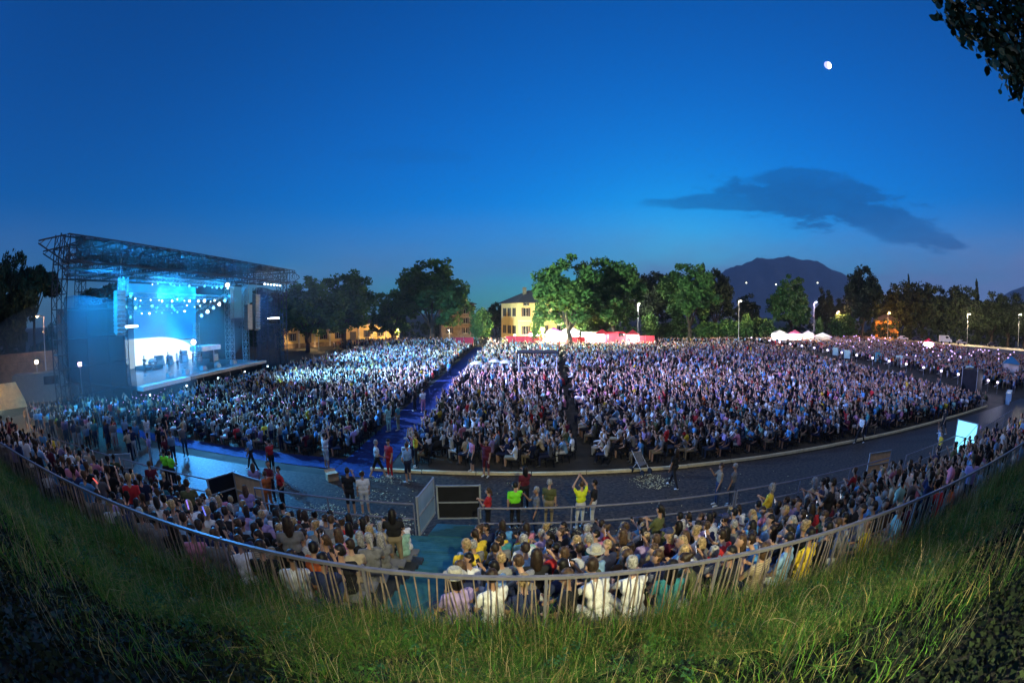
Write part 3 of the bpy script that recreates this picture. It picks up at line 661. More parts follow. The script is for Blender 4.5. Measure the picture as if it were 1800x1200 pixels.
for y0, y1, h in ((17, 24.8, 8.9), (45.2, 51.2, 10.4)):                 # scaffold behind the gauze
    for y in np.linspace(y0+.3, y1-.3, 4): sp(MB().tube((-30.6, y, 0), (-30.6, y, h), .05, n=6), 'scaffold_post', M_TRUSSD)
    for z in np.arange(2, h, 2.0): sp(MB().tube((-30.6, y0+.2, z), (-30.6, y1-.2, z), .04, n=6), 'scaffold_rail', M_TRUSSD)
sp(cloth(17, 24.8, 8.9, 1), 'wing_cloth', M_SCRIM, smooth=True); sp(cloth(45.2, 51.2, 10.4, 2), 'wing_cloth', M_SCRIM, smooth=True)
sp(MB().span((-45.4, 34, 0), (-45.2, 51, 11)), 'back_cloth', M_BLACK)
sp(MB().span((-44.9, 24.3, 1.8), (-31, 24.45, 8.6)), 'inner_cloth', M_BLACK)
sp(MB().span((-44.9, 47.6, 1.8), (-36, 47.75, 11.6)), 'inner_cloth', M_BLACK)
for x in (-29.2, -33.2, -37.2, -41.2):
    sp(MB().truss((x, 16.2-(x+29.2)*.62, 12.1), (x, 53.2, 12.1), 1.0, .055, 1.5, h=1.7), 'roof_truss', M_TRUSSD)
for y in np.arange(18, 53.5, 2.9):
    sp(MB().truss((max(-42, -29.2-(y-16.2)/.62), y, 12.1), (-28.4, y, 12.1), .5, .04, 1.1, h=1.2), 'cross_truss', M_TRUSSD)
for y0, y1 in ((16.2, 13.6), (53.2, 55.6)):                      # tapering cantilever noses
    for x in (-29.2, -33.2):
        m = MB()
        if y0 < 20: y0, y1 = 16.2-(x+29.2)*.62, 13.6-(x+29.2)*.62
        for a, b in ((12.95, 12.35), (11.25, 12.2)): m.tube((x, y0, a), (x, y1, b), .055, n=4)
        for k in range(4):
            t = k/4; m.tube((x, y0+(y1-y0)*t, 12.95-.6*t), (x, y0+(y1-y0)*(t+.2), 11.25+.95*(t+.2)), .035, n=3)
        sp(m, 'truss_nose', M_TRUSSD)
sp(slab2([(-29.6, 17.4), (-29.6, 52), (-41.5, 52), (-41.5, 25)], 13.02, 13.06), 'roof_sheet', M_ROOF)
for x, y in ((-30.0, 16.4), (-30.0, 51.8), (-41.2, 25.5), (-41.2, 51.8)):
    if 1: sp(MB().truss((x, y, 0), (x, y, 13.1), 1.0, .06, 1.0), 'tower', M_TRUSSD)
for x, y, z1, w in ((-31.2, 41.2, 10.9, .8), (-33.0, 37.0, 6.6, .6), (-31.4, 44.9, 10.9, .6), (-33.5, 26.2, 10.9, .7), (-37, 28.6, 10.9, .6)):
    sp(MB().truss((x, y, 1.8), (x, y, z1), w, .045, .75), 'lighting_tower', M_TRUSS)
for x, y0, y1, z in ((-34, 30, 45, 10.9), (-36, 29, 45, 9.5), (-38, 31, 44, 8.9), (-40, 32, 43, 8.3)):
    sp(MB().truss((x, y0, z), (x, y1, z), .45, .03, .6), 'lighting_bar', M_TRUSS)
sp(MB().truss((-31.6, 36.0, 7.6), (-31.6, 41.0, 9.4), .45, .03, .6), 'lighting_bar', M_TRUSS)
sp(MB().span((-34.5, 37.4, 3.55), (-32.5, 41.0, 4.05)), 'balcony', M_WHITE)
for y in (37.6, 40.8): sp(MB().tube((-33.5, y, 1.8), (-33.5, y, 3.55), .07), 'balcony_post', M_TRUSS)
for k in range(15):                                              # crowd barrier before the stage
    y = 22.5 + k*2.0
    b = empty('crowd_barrier', (-28.3, y, 0), label=f'black crowd barrier before the stage, {ORD[k]} counted from the near wing', cat='barrier', group='barriers before the stage')
    MB().box((0, .99, .55), (.05, 1.94, 1.1)).build('panel', M_BLACK, b); MB().box((-.35, .99, .03), (.75, 1.9, .05)).build('foot', M_BLACK, b)
# screens; the blue back wall is lit cloth, its glow made emission
def emis(name, col, s, tex=None):
    m = bpy.data.materials.new(name); m.use_nodes = True; t = m.node_tree; p = t.nodes['Principled BSDF']; p.inputs['Base Color'].default_value = (.01, .01, .01, 1); p.inputs['Roughness'].default_value = .4
    if tex:
        tc = t.nodes.new('ShaderNodeTexCoord'); n = t.nodes.new('ShaderNodeTexNoise'); n.inputs['Scale'].default_value = tex[0]; r = t.nodes.new('ShaderNodeValToRGB')
        t.links.new(tc.outputs['Object'], n.inputs['Vector']); t.links.new(n.outputs['Fac'], r.inputs[0]); t.links.new(r.outputs[0], p.inputs['Emission Color'])
        r.color_ramp.elements[0].color = (*col, 1); r.color_ramp.elements[1].color = (*tex[1], 1); r.color_ramp.elements[0].position = .3; r.color_ramp.elements[1].position = .7
    else: p.inputs['Emission Color'].default_value = (*col, 1)
    p.inputs['Emission Strength'].default_value = s; return m
vw = MB().box((0, 0, 0), (.25, 15.6, 7.4)).build('glow_backdrop', emis('blue backdrop glow', (.000, .08, .36), .50, (.22, (.004, .32, .80))), None, loc=(-42.6, 41.6, 8.2))
tag(vw, 'tall deep blue glowing emissive backdrop standing for lit cloth at the stage back', 'emissive backdrop')
def slab(pts, x0, x1):
    n = len(pts); m = MB(); m.add([(x0, y, z) for y, z in pts] + [(x1, y, z) for y, z in pts], [tuple(range(n)), tuple(range(2*n-1, n-1, -1))] + [(i, n+i, n+(i+1) % n, (i+1) % n) for i in range(n)]); return m
rr = [(33, 1.9), (46.2, 1.9)] + [(46.2-.5+.5*cos(a), 3.9+.5*sin(a)) for a in np.linspace(0, pi/2, 6)] + [(33, 4.4)]
s2 = slab([(y-40, z-3) for y, z in rr], -.1, .1).build('video_screen', emis('pale blue screen picture', (.12, .42, .70), .45), None, loc=(-41.8, 40, 3)); tag(s2, 'pale blue rounded screen behind the white curved one', 'screen')
ar = [(32, 1.9), (45.6, 1.9), (45.9, 2.3)] + [(37.6 + 8.3*sin(t), 2.3 + 2.75*cos(t)) for t in np.linspace(1.5, 0, 12)] + [(32, 5.1)]
s3 = slab([(y-40, z-3) for y, z in ar], -.1, .1).build('video_screen', emis('white screen picture', (.70, .92, 1.0), .6), None, loc=(-41.2, 40, 3)); tag(s3, 'dazzling white screen with a sweeping curved top edge low on stage', 'screen')
for y, z, w in ((23.9, 6.62, 2.3), (49.4, 6.75, 2.5)):
    o = empty('light_strip', (-29.8, y, z), label='bright white light strip across the %s cloth wing' % ('near' if y < 30 else 'far'), cat='light strip')
    MB().box((0, 0, 0), (.12, w, .20)).build('housing', M_BLACK, o); MB().box((.075, .06, 0), (.04, w-.1, .15)).build('tube', emis('white strip', (.85, .95, 1), 4), o)
    MB().box((.075, -w/2-.28, 0), (.04, .3, .10)).build('tube', emis('white strip end', (.85, .95, 1), 4), o)
# loudspeakers
def array(loc, n, curve, label):
    o = empty('line_array_speaker', loc, label=label, cat='loudspeaker'); y = z = 0; a = 0
    for k in range(n):
        MB().box((0, y, z), (.55, 1.0, .33), ry=a).build('cabinet', mat('speaker cabinet', (.16, .19, .20), .6), o)
        a += curve; z -= .35*cos(a); y += 0; o2 = o
        if curve: MB().box((.05*k*curve*8, y, z+.17), (.3, .05, .05)).build('rigging', M_TRUSS, o)
    MB().tube((0, 0, .15), (0, 0, 2.6), .03).build('cable', M_TRUSS, o)
array((-29.4, 42.7, 8.2), 8, 0, 'straight hanging column of speaker boxes at the right stage opening')
array((-29.3, 44.3, 9.4), 13, .07, 'long curved hanging column of speaker boxes beside the far wing')
array((-29.4, 22.6, 9.2), 10, .07, 'curved hanging speaker column before the near cloth wing')
# stage lamps
lamp_house = MB().lathe([(.10, -.16), (.17, -.10), (.18, .14), (.15, .17)], 10).mesh('housing'); lamp_house.materials.append(M_BLACK)
lens_me = MB().lathe([(.155, .168), (.15, .20), (.06, .225), (.01, .23)], 10).mesh('lens')
yoke_me = MB().box((.20, 0, .08), (.03, .06, .3)).box((-.20, 0, .08), (.03, .06, .3)).box((0, 0, -.08), (.43, .06, .03)).mesh('yoke'); yoke_me.materials.append(M_TRUSS)
E_BLUE = emis('blue white stage lamp', (.12, .45, 1.0), 2.2); E_WHITE = emis('white stage lamp', (.70, .88, 1.0), 5); E_CYAN = emis('cyan stage lamp', (.10, .75, .95), 1.6); E_PINK = emis('pink white lamp', (1.0, .55, .85), 10)
lens_me.materials.append(E_BLUE)
nl = 0
def stage_lamp(x, y, z, m, label, s=1.0, tgt=(0, 40, 2)):
    o = empty('stage_light', (x, y, z), label=label, cat='stage lamp', group='lamps hung in the stage'); o.scale = (s, s, s)
    d = Vector(tgt)-Vector((x, y, z)); o.rotation_euler = d.to_track_quat('Z', 'Y').to_euler()
    link('housing', lamp_house, None, o); l = link('lens', lens_me, None, o); l.material_slots[0].link = 'OBJECT'; l.material_slots[0].material = m; link('yoke', yoke_me, None, o)
    return o
rowdef = [(-34, 30.6, 44.4, 10.5, 12, 'top lamp row', E_BLUE), (-36, 29.6, 44.4, 9.1, 13, 'second lamp row', E_WHITE), (-38, 31.6, 43.4, 8.5, 10, 'third lamp row', E_CYAN), (-40, 32.6, 42.4, 7.9, 8, 'lowest lamp row', E_BLUE)]
for x, y0, y1, z, n, nm, m in rowdef:
    for k in range(n): stage_lamp(x+rnd.uniform(-.3, .3), y0+(y1-y0)*k/(n-1)+rnd.uniform(-.42, .42), z+rnd.uniform(-.12, .12), m if rnd.random() < .7 else E_WHITE, f'small stage lamp hung in the {nm}, {ORD[k]} from the left', rnd.choice([.35, .5, .5, .7, .8, 1.1]), (0, 30+rnd.uniform(-10, 10), 0))
for k in range(5): stage_lamp(-31.5, 36.2+1.1*k, 7.3+.4*k, E_WHITE if k % 2 else E_BLUE, f'large white stage lamp on the sloping bar, {ORD[k]} from the bottom', 1.1, (0, 20, 4))
stage_lamp(-31.1, 40.6, 10.6, E_WHITE, 'biggest white stage lamp high on the lighting tower', 1.5, (-10, 20, 4))
stage_lamp(-32.8, 36.2, 4.6, E_PINK, 'pink white glowing stage lamp left of the balcony', 1.7, (0, 10, 6))
for k in range(4): stage_lamp(-33.2, 26.4 + .5*(k % 2), 6.5+.9*k, E_CYAN, f'cyan lamp on the left lighting tower, {ORD[k]} from the bottom', 1.0, (0, 20, 4))
for k in range(6): stage_lamp(-29.6, 46.6+.8*k, 10.9, E_WHITE, f'tiny white lamp along the top of the far wing, {ORD[k]}', .6, (0, 30, 4))
for k in range(5): stage_lamp(-28.0, 24.5+5*k, 1.3, E_WHITE, f'low white lamp on the stage barrier, {ORD[k]} from the near wing', .45, (0, 20, 4))
# the band
def band(x, y, deg, pose, top, label, **k):
    o = person((x, y, 1.802), radians(deg), pose, top, 'short', 'dark brown', 'dark', label, 'musicians on stage', **k); o.location.z = k.get('z', 1.802) if False else 1.802; return o
band(-36.5, 31.5, -90, 'stand_clap', 'black', 'musician in black at the left of the stage'); band(-34.2, 34.8, -90, 'stand_raise', 'white', 'singer in white at the front of the stage')
band(-37.2, 36.2, -80, 'stand_phone', 'navy', 'guitarist in navy before the white screen'); band(-38.0, 39.4, -90, 'stand_clap', 'black', 'musician in black at the right of the screen'); band(-35, 38.5, -100, 'stand_point', 'grey', 'musician in grey near the balcony')
dk = empty('drum_kit', (-39.2, 34.6, 1.8), label='drum kit with cymbals on a low riser before the white screen', cat='drum kit')
MB().box((0, 0, .2), (2.4, 2.8, .4)).build('riser', M_BLACK, dk)
for x, y, z, r, h in ((.4, 0, .75, .30, .42), (.1, -.6, .95, .2, .25), (.1, .55, .95, .2, .25), (-.4, .8, .8, .26, .4)): MB().lathe([(r, -h/2), (r*1.03, -h/2), (r*1.03, h/2), (r, h/2)], 14, (x, y, z)).build('drum', M_WHITE, dk)
for x, y, z in ((.3, -.95, 1.45), (.3, .95, 1.45), (-.5, -.9, 1.2)):
    cy = MB().lathe([(.24, 0), (.05, .03), (.01, .035)], 14, (x, y, z)).build('cymbal', mat('brass cymbal', (.6, .45, .15), .3, metal=.9), dk); MB().tube((x, y, .4), (x, y, z), .015).build('cymbal_stand', M_TRUSS, cy)
for k, y in enumerate((30.5, 33, 36, 38.6, 41.8)):
    o = MB().add([(-.3,-.35,0),(.3,-.35,0),(.3,.35,0),(-.3,.35,0),(-.3,-.35,.4),(.1,-.35,.4),(.1,.35,.4),(-.3,.35,.4)], [(0,3,2,1),(4,5,6,7),(0,1,5,4),(1,2,6,5),(2,3,7,6),(3,0,4,7)]).build('monitor_speaker', mat('pale speaker box', (.4, .42, .44), .6), None, loc=(-31.2, y, 1.805))
    tag(o, f'wedge monitor speaker on the stage front, {ORD[k]} from the near side', 'loudspeaker', 'wedge monitors')
M_AMP = mat('black amplifier cloth', (.02, .022, .025), .7)
for k, (x, y, w_, h) in enumerate(((-39.8, 29.2, 1.2, 1.3), (-40, 30.8, 1.0, .9), (-40.2, 37.4, 1.4, 1.2), (-40.2, 39.4, 1.0, 1.0), (-39.8, 41.8, 1.2, 1.4), (-38.4, 43.4, .9, 1.0), (-35.8, 43.6, 1.2, 1.5), (-36.4, 28.4, 1.0, 1.2))):
    o = empty('amplifier', (x, y, 1.8), rnd.uniform(-.2, .2), label=f'black amplifier stack at the back of the stage, {ORD[k]} of eight', cat='amplifier', group='amplifiers on the stage')
    MB().box((0, 0, h*.33), (.6, w_, h*.64)).build('cabinet', M_AMP, o); MB().box((0, 0, h*.84), (.5, w_*.9, h*.3)).build('head', M_AMP, o); MB().box((.31, 0, h*.33), (.02, w_*.88, h*.54)).build('grille', M_TRUSS, o)
for k, (x, y) in enumerate(((-33.4, 32.2), (-33.2, 34.8), (-34.8, 36.6), (-35.0, 30.2))):
    o = empty('microphone_stand', (x, y, 1.8), label=f'thin microphone stand on the stage, {ORD[k]} of four', cat='microphone stand', group='microphone stands')
    MB().lathe([(.16, 0), (.16, .03), (.02, .04)], 10).build('base', M_BLACK, o); MB().tube((0, 0, .03), (0, 0, 1.5), .016).build('pole', M_TRUSS, o); MB().tube((0, 0, 1.5), (-.12, 0, 1.58), .03).build('microphone', M_BLACK, o)
for k, (x, y) in enumerate(((-37.0, 33.4), (-36.2, 40.6))):
    o = empty('keyboard', (x, y, 1.8), label='keyboard on a crossed stand at the %s of the stage' % ('left' if k == 0 else 'right'), cat='keyboard')
    MB().box((0, 0, .95), (.4, 1.4, .12)).build('body', M_AMP, o); MB().box((.05, 0, 1.02), (.18, 1.3, .02)).build('keys', M_WHITE, o)
    for s_ in (-1, 1): MB().tube((0, -.5*s_, .0), (0, .5*s_, .9), .025).build('leg', M_TRUSS, o)
# the light those lamps throw
def spot(name, loc, tgt, power, col, deg, blend=.6, r=.3):
    l = bpy.data.lights.new(name, 'SPOT'); l.energy = power; l.color = col; l.spot_size = radians(deg); l.spot_blend = blend; l.shadow_soft_size = r
    o = bpy.data.objects.new(name, l); C.objects.link(o); o.location = loc; o.rotation_euler = (Vector(tgt)-Vector(loc)).to_track_quat('-Z', 'Y').to_euler(); return o
for k, (y, tx, ty, pw, col) in enumerate(((27, -16, 24, 15e3, (.08, .44, 1)), (32, -14, 45, 48e3, (.18, .54, 1)), (36, 8, 30, 24e3, (.26, .46, 1)), (40, 16, 55, 40e3, (.34, .46, 1)), (44, -12, 75, 66e3, (.20, .54, 1)), (38, 32, 45, 40e3, (.48, .42, 1)), (30, -4, 8, 9e3, (.05, .36, 1)))):
    spot('audience_lamp', (-28.2, y, 11.6), (tx, ty, 0), pw, col, 52, .8, .4)
spot('audience_lamp', (-28.2, 41, 11.8), (14, 90, 9), 95e3, (.72, 1.0, .80), 44, .8, .4)
for y, pw in ((28, 5e3), (34, 7e3), (40, 6e3)): spot('deck_lamp', (-36, y, 10.9), (-34, y+1, 1.8), pw, (.01, .40, 1), 80, .7)
spot('wing_lamp', (-27.6, 19.0, 11.4), (-30.2, 20.6, 3.0), 4.5e3, (.01, .42, 1), 120, 1.0)
spot('wing_lamp', (-27.4, 46, 11.3), (-30.2, 48.5, 4), 1500, (.01, .35, 1), 95, 1.0)
for y in (24, 33, 42): spot('roof_lamp', (-31.5, y, 8.6), (-33.5, y, 13), 3e3, (.01, .38, 1), 150, 1.0)
# ------------------------------------------------------------------ fence at the bank, railings and gate panels
M_RAIL = mat('weathered grey steel rail', (.24, .23, .26), .45, .12, 8, metal=.3)
M_BAL = mat('worn fence paling', (.22, .17, .14), .8, .5, 5)
M_FRAME = mat('grey painted frame', (.34, .36, .38), .5, .1, 6, metal=.2)
fence = empty('bank_fence', (0, 4.36, 3.1), label='long grey fence with closely spaced palings at the foot of the grass bank', cat='fence')
MB().box((5, 0, .90), (62, .05, .044)).build('top_rail', M_RAIL, fence)
bal = [MB().box((0, 0, .46), (.017, .012, .86)).mesh('baluster'), MB().box((0, 0, .44), (.022, .012, .80), ry=.02).mesh('baluster'), MB().box((0, 0, .47), (.014, .014, .84), ry=-.015).mesh('baluster')]
for b_ in bal: b_.materials.append(M_BAL)
n = 0; x = -12.6; far = MB()
while n < 298:
    o = link('baluster', rnd.choice(bal), None, fence, (x, rnd.uniform(-.008, .008), rnd.uniform(-.02, .01))); o.rotation_euler = (rnd.uniform(-.03, .03), rnd.gauss(0, .05), 0); n += 1; x += .098+rnd.uniform(-.022, .022)
for xx in list(np.arange(-26, -12.6, .10)) + list(np.arange(x, 36, .10)): far.box((xx, 0, .46), (.022, .014, .86), ry=rnd.uniform(-.04, .04))
tag(far.build('baluster_run', M_BAL, fence), kind='stuff')
post_me = MB().box((0, .03, .42), (.036, .036, 1.02)).mesh('post'); post_me.materials.append(M_RAIL)
for x in np.arange(-26, 36.1, 2.2): link('post', post_me, None, fence, (x, 0, 0))
def railing(x0, x1, y0, y1, label, top=1.55):
    o = empty('railing', ((x0+x1)/2, (y0+y1)/2, .5), label=label, cat='railing'); a = Vector((x0, y0, 0))-o.location; b = Vector((x1, y1, 0))-o.location
    for nm, z in (('top_rail', top), ('mid_rail', top-.5)): MB().tube(a+Vector((0, 0, z)), b+Vector((0, 0, z)), .03, n=6).build(nm, M_RAIL, o)
    n = max(1, round((x1-x0)/2.4))
    for k in range(n+1):
        q = a.lerp(b, k/n); MB().tube(q+Vector((0, 0, .5)), q+Vector((0, 0, top)), .026, n=6).build('post', M_RAIL, o)
    return o
railing(-25.5, -16.3, 10.9, 11.25, 'grey tube railing left of the blue grey gate panel')
railing(-15.6, -10.4, 11.3, 11.4, 'grey tube railing between the blue grey and black gate panels')
railing(-8.3, -2.85, 11.45, 11.6, 'grey tube railing between the beige panel and the centre gate')
railing(-.95, 7.0, 11.5, 11.6, 'grey tube railing right of the centre gate opening'); railing(7.1, 15.3, 11.62, 11.75, 'grey tube railing behind the people in jumpers'); railing(16.3, 22.0, 11.5, 11.9, 'grey tube railing left of the bright cyan panel'); railing(23.4, 34, 11.4, 12.6, 'grey tube railing at the dark right end of the deck')
def gate_panel(p0, p1, z0, z1, m, label, bars=1, diag=False):
    p0 = Vector((p0[0], p0[1], 0)); p1 = Vector((p1[0], p1[1], 0)); c = (p0+p1)/2; Ln = (p1-p0).length; rz = atan2(p1.y-p0.y, p1.x-p0.x)
    o = empty('gate_panel', (c.x, c.y, z0), rz, label=label, cat='gate panel', group='gate panels along the deck'); h = z1-z0
    nb = 2
    for k in range(nb): MB().box((0, .004*k, h*(k+.5)/nb), (Ln-.06, .025, h/nb-.02)).build('board', m, o)
    fr = M_FRAME
    for s in (-1, 1): MB().box((s*Ln/2, 0, h/2), (.06, .06, h+.06)).build('frame_post', fr, o)
    for z in (0, h/2, h): MB().box((0, -.022, z), (Ln-.07, .05, .045)).build('frame_bar', fr, o)
    if diag: MB().tube((-Ln/2, -.04, 0), (Ln/2, -.04, h), .02).build('brace', fr, o)
    return o
M_PBLUE = mat('pale blue plastic sheet', (.30, .45, .55), .35, .12, 2.0); M_PBLACK = mat('black board', (.012, .012, .014), .8, .2, 3); M_PBEIGE = mat('beige plywood', (.62, .40, .22), .7, .14, 4); M_PGREY = mat('grey blue board', (.20, .30, .36), .6, .12, 3)
M_PCYAN = mat('bright cyan sheet', (.45, .75, .85), .4, .06, 2, emit=(.16, .55, .75), estr=.55)  # sheet emits its own glow; no light stands behind it
gate_panel((-2.75, 11.65), (-2.55, 13.3), .5, 1.75, M_PBLUE, 'pale blue gate panel swung open left of the centre gate')
gate_panel((-2.45, 13.35), (-1.05, 13.5), .25, 1.45, M_PBLACK, 'black gate panel in pale frame closing the centre gate')
gate_panel((-10.25, 11.2), (-9.75, 12.3), .45, 1.65, M_PBLACK, 'black gate panel set edgeways beside the beige one')
gate_panel((-9.7, 12.2), (-8.3, 11.9), .35, 1.65, M_PBEIGE, 'beige plywood gate panel lit warm beside the railing')
gate_panel((-16.3, 11.0), (-15.5, 11.7), .5, 1.7, M_PGREY, 'blue grey gate panel at the left end of the deck')
gate_panel((15.9, 13.6), (17.4, 13.4), .02, 1.15, M_PBEIGE, 'low beige board standing on the path at the right')
gate_panel((22.9, 12.4), (23.1, 10.9), .5, 2.2, M_PCYAN, 'bright cyan sheet given its own glow at the right end of the deck', diag=True)
# ramp from the centre gate
tag(MB().add([(-2.5,11.62,.5),(-1.05,11.62,.5),(-1.05,13.3,.05),(-2.5,13.3,.05),(-2.5,11.62,.3),(-1.05,11.62,.3),(-1.05,13.3,0),(-2.5,13.3,0)], [(0,1,2,3),(7,6,5,4),(0,4,5,1),(1,5,6,2),(2,6,7,3),(3,7,4,0)]).build('ramp', M_DECK), 'teal boarded ramp leading down from the deck to the gate', 'ramp')
# pushchair at the edging
pc = empty('pushchair', (5.7, 18.0, 0), .5, label='folded light pushchair left at the timber edging', cat='pushchair')
for s in (-.24, .24):
    MB().path([(s, -.35, .16), (s, .10, .62), (s, .42, 1.02)], [.016, .016, .016]).build('frame_tube', M_WHITE, pc); MB().path([(s, .35, .16), (s, .0, .56)], [.016, .016]).build('frame_tube', M_WHITE, pc)
    for y in (-.35, .35):
        wh = MB(); wh.lathe([(.05, -.02), (.14, -.02), (.15, 0), (.14, .02), (.05, .02)], 14); wh.v = [(s+v[2], y+v[0], .15+v[1]) for v in wh.v]; wh.build('wheel', M_BLACK, pc)
MB().tube((-.24, .42, 1.02), (.24, .42, 1.02), .018).build('handle', M_BLACK, pc); MB().box((0, 0, .48), (.42, .4, .05), rx=.2).box((0, .18, .72), (.42, .05, .45), rx=-.4).build('seat', M_TOP['grey'], pc)
bx = empty('cardboard_box', (-7.7, 16.7, 0), .7, label='open orange cardboard box lying at the aisle foot', cat='box'); MB().box((0, 0, .16), (.5, .36, .32)).build('carton', M_PBEIGE, bx)
for s in (-1, 1): MB().box((0, s*.25, .34), (.5, .18, .01), rx=s*.5).build('flap', M_PBEIGE, bx)
# litter and petals; their pale patches stand for pools of warm light
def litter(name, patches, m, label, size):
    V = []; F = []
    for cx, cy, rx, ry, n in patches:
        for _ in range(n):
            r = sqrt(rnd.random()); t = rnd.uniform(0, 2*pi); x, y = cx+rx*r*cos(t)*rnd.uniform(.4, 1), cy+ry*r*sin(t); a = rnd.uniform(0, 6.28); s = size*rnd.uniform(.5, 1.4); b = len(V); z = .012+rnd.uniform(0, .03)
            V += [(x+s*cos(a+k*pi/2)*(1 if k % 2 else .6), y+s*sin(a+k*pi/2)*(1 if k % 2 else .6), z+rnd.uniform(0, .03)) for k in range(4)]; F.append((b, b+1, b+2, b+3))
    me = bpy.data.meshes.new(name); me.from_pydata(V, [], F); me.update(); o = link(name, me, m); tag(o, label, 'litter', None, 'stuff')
M_PAPER = mat('scraps paled as light pools', (.62, .58, .32), .8, .3, 20)
litter('light_pool_scraps', [(-6.6, 13.0, 1.5, 1.2, 480), (-4.3, 12.9, 1.6, 1.0, 480), (-5.4, 15.3, 2.2, .6, 120), (-5.2, 17.2, 1.3, .5, 160), (1.6, 12.7, .8, .5, 130), (8.2, 12.2, 1.6, .5, 220), (5.9, 16.8, 1.1, .9, 420), (15.6, 12.0, 1.4, .6, 140), (-11.5, 12.2, 1.5, .6, 120), (-12, 14.5, 6, 1.8, 160), (4, 15, 16, 2.6, 160)], M_PAPER, 'paper scraps and petals paled to stand for warm light pools on the path', .034)
# ------------------------------------------------------------------ trees
M_LEAF = attr_mat('leaves', translucent=.25); M_BARK = mat('bark', (.055, .042, .032), .95, .3, 6, bump=.4)
def leaf_cloud(centers, radii, per, size, cols, seed, flat=1.0):
    g = np.random.default_rng(seed); P = []; 
    for (c, r) in zip(centers, radii):
        d = g.normal(size=(per, 3)); d /= np.linalg.norm(d, axis=1)[:, None]; q = np.asarray(c) + d*(r*g.random((per, 1))**.45)*np.array([1, 1, flat]); P.append(q)
    P = np.concatenate(P); n = len(P); cid = np.repeat(np.arange(len(centers)), per)
    a = g.normal(size=(n, 3)); a /= np.linalg.norm(a, axis=1)[:, None]; b = np.cross(a, g.normal(size=(n, 3))); b /= np.linalg.norm(b, axis=1)[:, None]
    s = (size*g.uniform(.6, 1.3, n))[:, None]
    V = np.stack([P-a*s, P+b*s*.55, P+a*s, P-b*s*.55], 1).reshape(-1, 3); F = np.arange(n*4).reshape(-1, 4)
    cl = np.asarray(cols)[g.integers(0, len(cols), len(centers))][cid]*g.uniform(.7, 1.3, (n, 1))
    return V, F, cl
GREENS = [(.060, .135, .034), (.072, .150, .036), (.050, .115, .034), (.085, .150, .036), (.042, .095, .028)]
DARKS = [(.030, .050, .026), (.036, .056, .026), (.026, .042, .024)]  # conifer and hedge greens; broadleaf trees of kind dark get dimness painted in
def make_tree(kind, seed, H=18.0):
    r = random.Random(seed); t = MB(); cs = []; rs = []
    if kind in ('broad', 'dark'):
        hb = H*.20; R = H*.36; zc = H*.58; ez = H*.42
        t.path([(0, 0, -.2), (r.uniform(-.2, .2), r.uniform(-.2, .2), hb*.6), (r.uniform(-.3, .3), r.uniform(-.3, .3), hb)], [.55, .42, .36], 8)
        lobes = [((0, 0, zc+ez*.35), R*.62, ez*.62)]
        for k in range(7):
            a = 2*pi*k/7 + r.uniform(-.3, .3); d = R*r.uniform(.42, .62); z = zc + ez*r.uniform(-.50, .30)
            p = (cos(a)*d, sin(a)*d, z); lobes.append((p, R*r.uniform(.42, .58), R*r.uniform(.40, .6)))
            t.path([(0, 0, hb*.92), (cos(a)*d*.45, sin(a)*d*.45, hb+(z-hb)*.55), p], [.22, .15, .05], 5)
        for (p, rr_, rz_) in lobes:
            for _ in range(30):
                u, v_ = r.uniform(0, 2*pi), r.uniform(-.85, 1); q = sqrt(1-v_*v_); k = r.uniform(.55, 1.08)
                cs.append((p[0]+rr_*q*cos(u)*k, p[1]+rr_*q*sin(u)*k, max(hb*.9, p[2]+rz_*v_*k))); rs.append(R*r.uniform(.13, .24))
        V, F, cl = leaf_cloud(cs, rs, 62, .40, GREENS if kind == 'broad' else DARKS, seed, .8)
    elif kind == 'pine':
        hb = H*.62; R = H*.36
        t.path([(0, 0, -.2), (.3, .1, hb*.5), (.1, 0, hb), (0, 0, H*.85)], [.45, .36, .30, .10], 8)
        for k in range(7):
            a = k*2*pi/7; t.path([(.1, 0, hb*.9), (cos(a)*R*.4, sin(a)*R*.4, H*.78), (cos(a)*R*.8, sin(a)*R*.8, H*.86)], [.16, .11, .04], 5)
        for _ in range(190):
            u = r.uniform(0, 2*pi); q = sqrt(r.random()); z = H*.76 + H*.22*sqrt(max(0, 1-q*q))*r.uniform(.2, 1); cs.append((R*q*cos(u), R*q*sin(u), z)); rs.append(R*r.uniform(.12, .19))
        V, F, cl = leaf_cloud(cs, rs, 70, .34, DARKS, seed, .6)
    elif kind == 'narrow':
        t.path([(0, 0, -.2), (0, 0, H*.95)], [.35, .05], 7)
        for _ in range(170):
            z = r.uniform(.08, 1)**.9; R = H*.15*(1-z)**.55*(1 if z > .2 else 1.0)+.15; u = r.uniform(0, 2*pi); cs.append((R*cos(u)*r.uniform(.3, 1), R*sin(u)*r.uniform(.3, 1), z*H)); rs.append(.75*(1.2-z)+.15)
        V, F, cl = leaf_cloud(cs, rs, 36, .26, DARKS, seed, 1.1)
    else:                                                          # shrub
        for k in range(5): a = k*1.3; t.path([(0, 0, -.1), (cos(a)*H*.15, sin(a)*H*.15, H*.35), (cos(a)*H*.3, sin(a)*H*.3, H*.7)], [.09, .06, .02], 5)
        for _ in range(80):
            u, v_ = r.uniform(0, 2*pi), r.uniform(-.6, 1); q = sqrt(1-v_*v_); k = r.uniform(.6, 1.05); cs.append((H*.40*q*cos(u)*k, H*.40*q*sin(u)*k, H*.52+H*.45*v_*k)); rs.append(H*r.uniform(.09, .15))
        V, F, cl = leaf_cloud(cs, rs, 40, .16, GREENS, seed, 1)
    return t.mesh('trunk', True), np_mesh('crown', V, F, cl, quads=True)
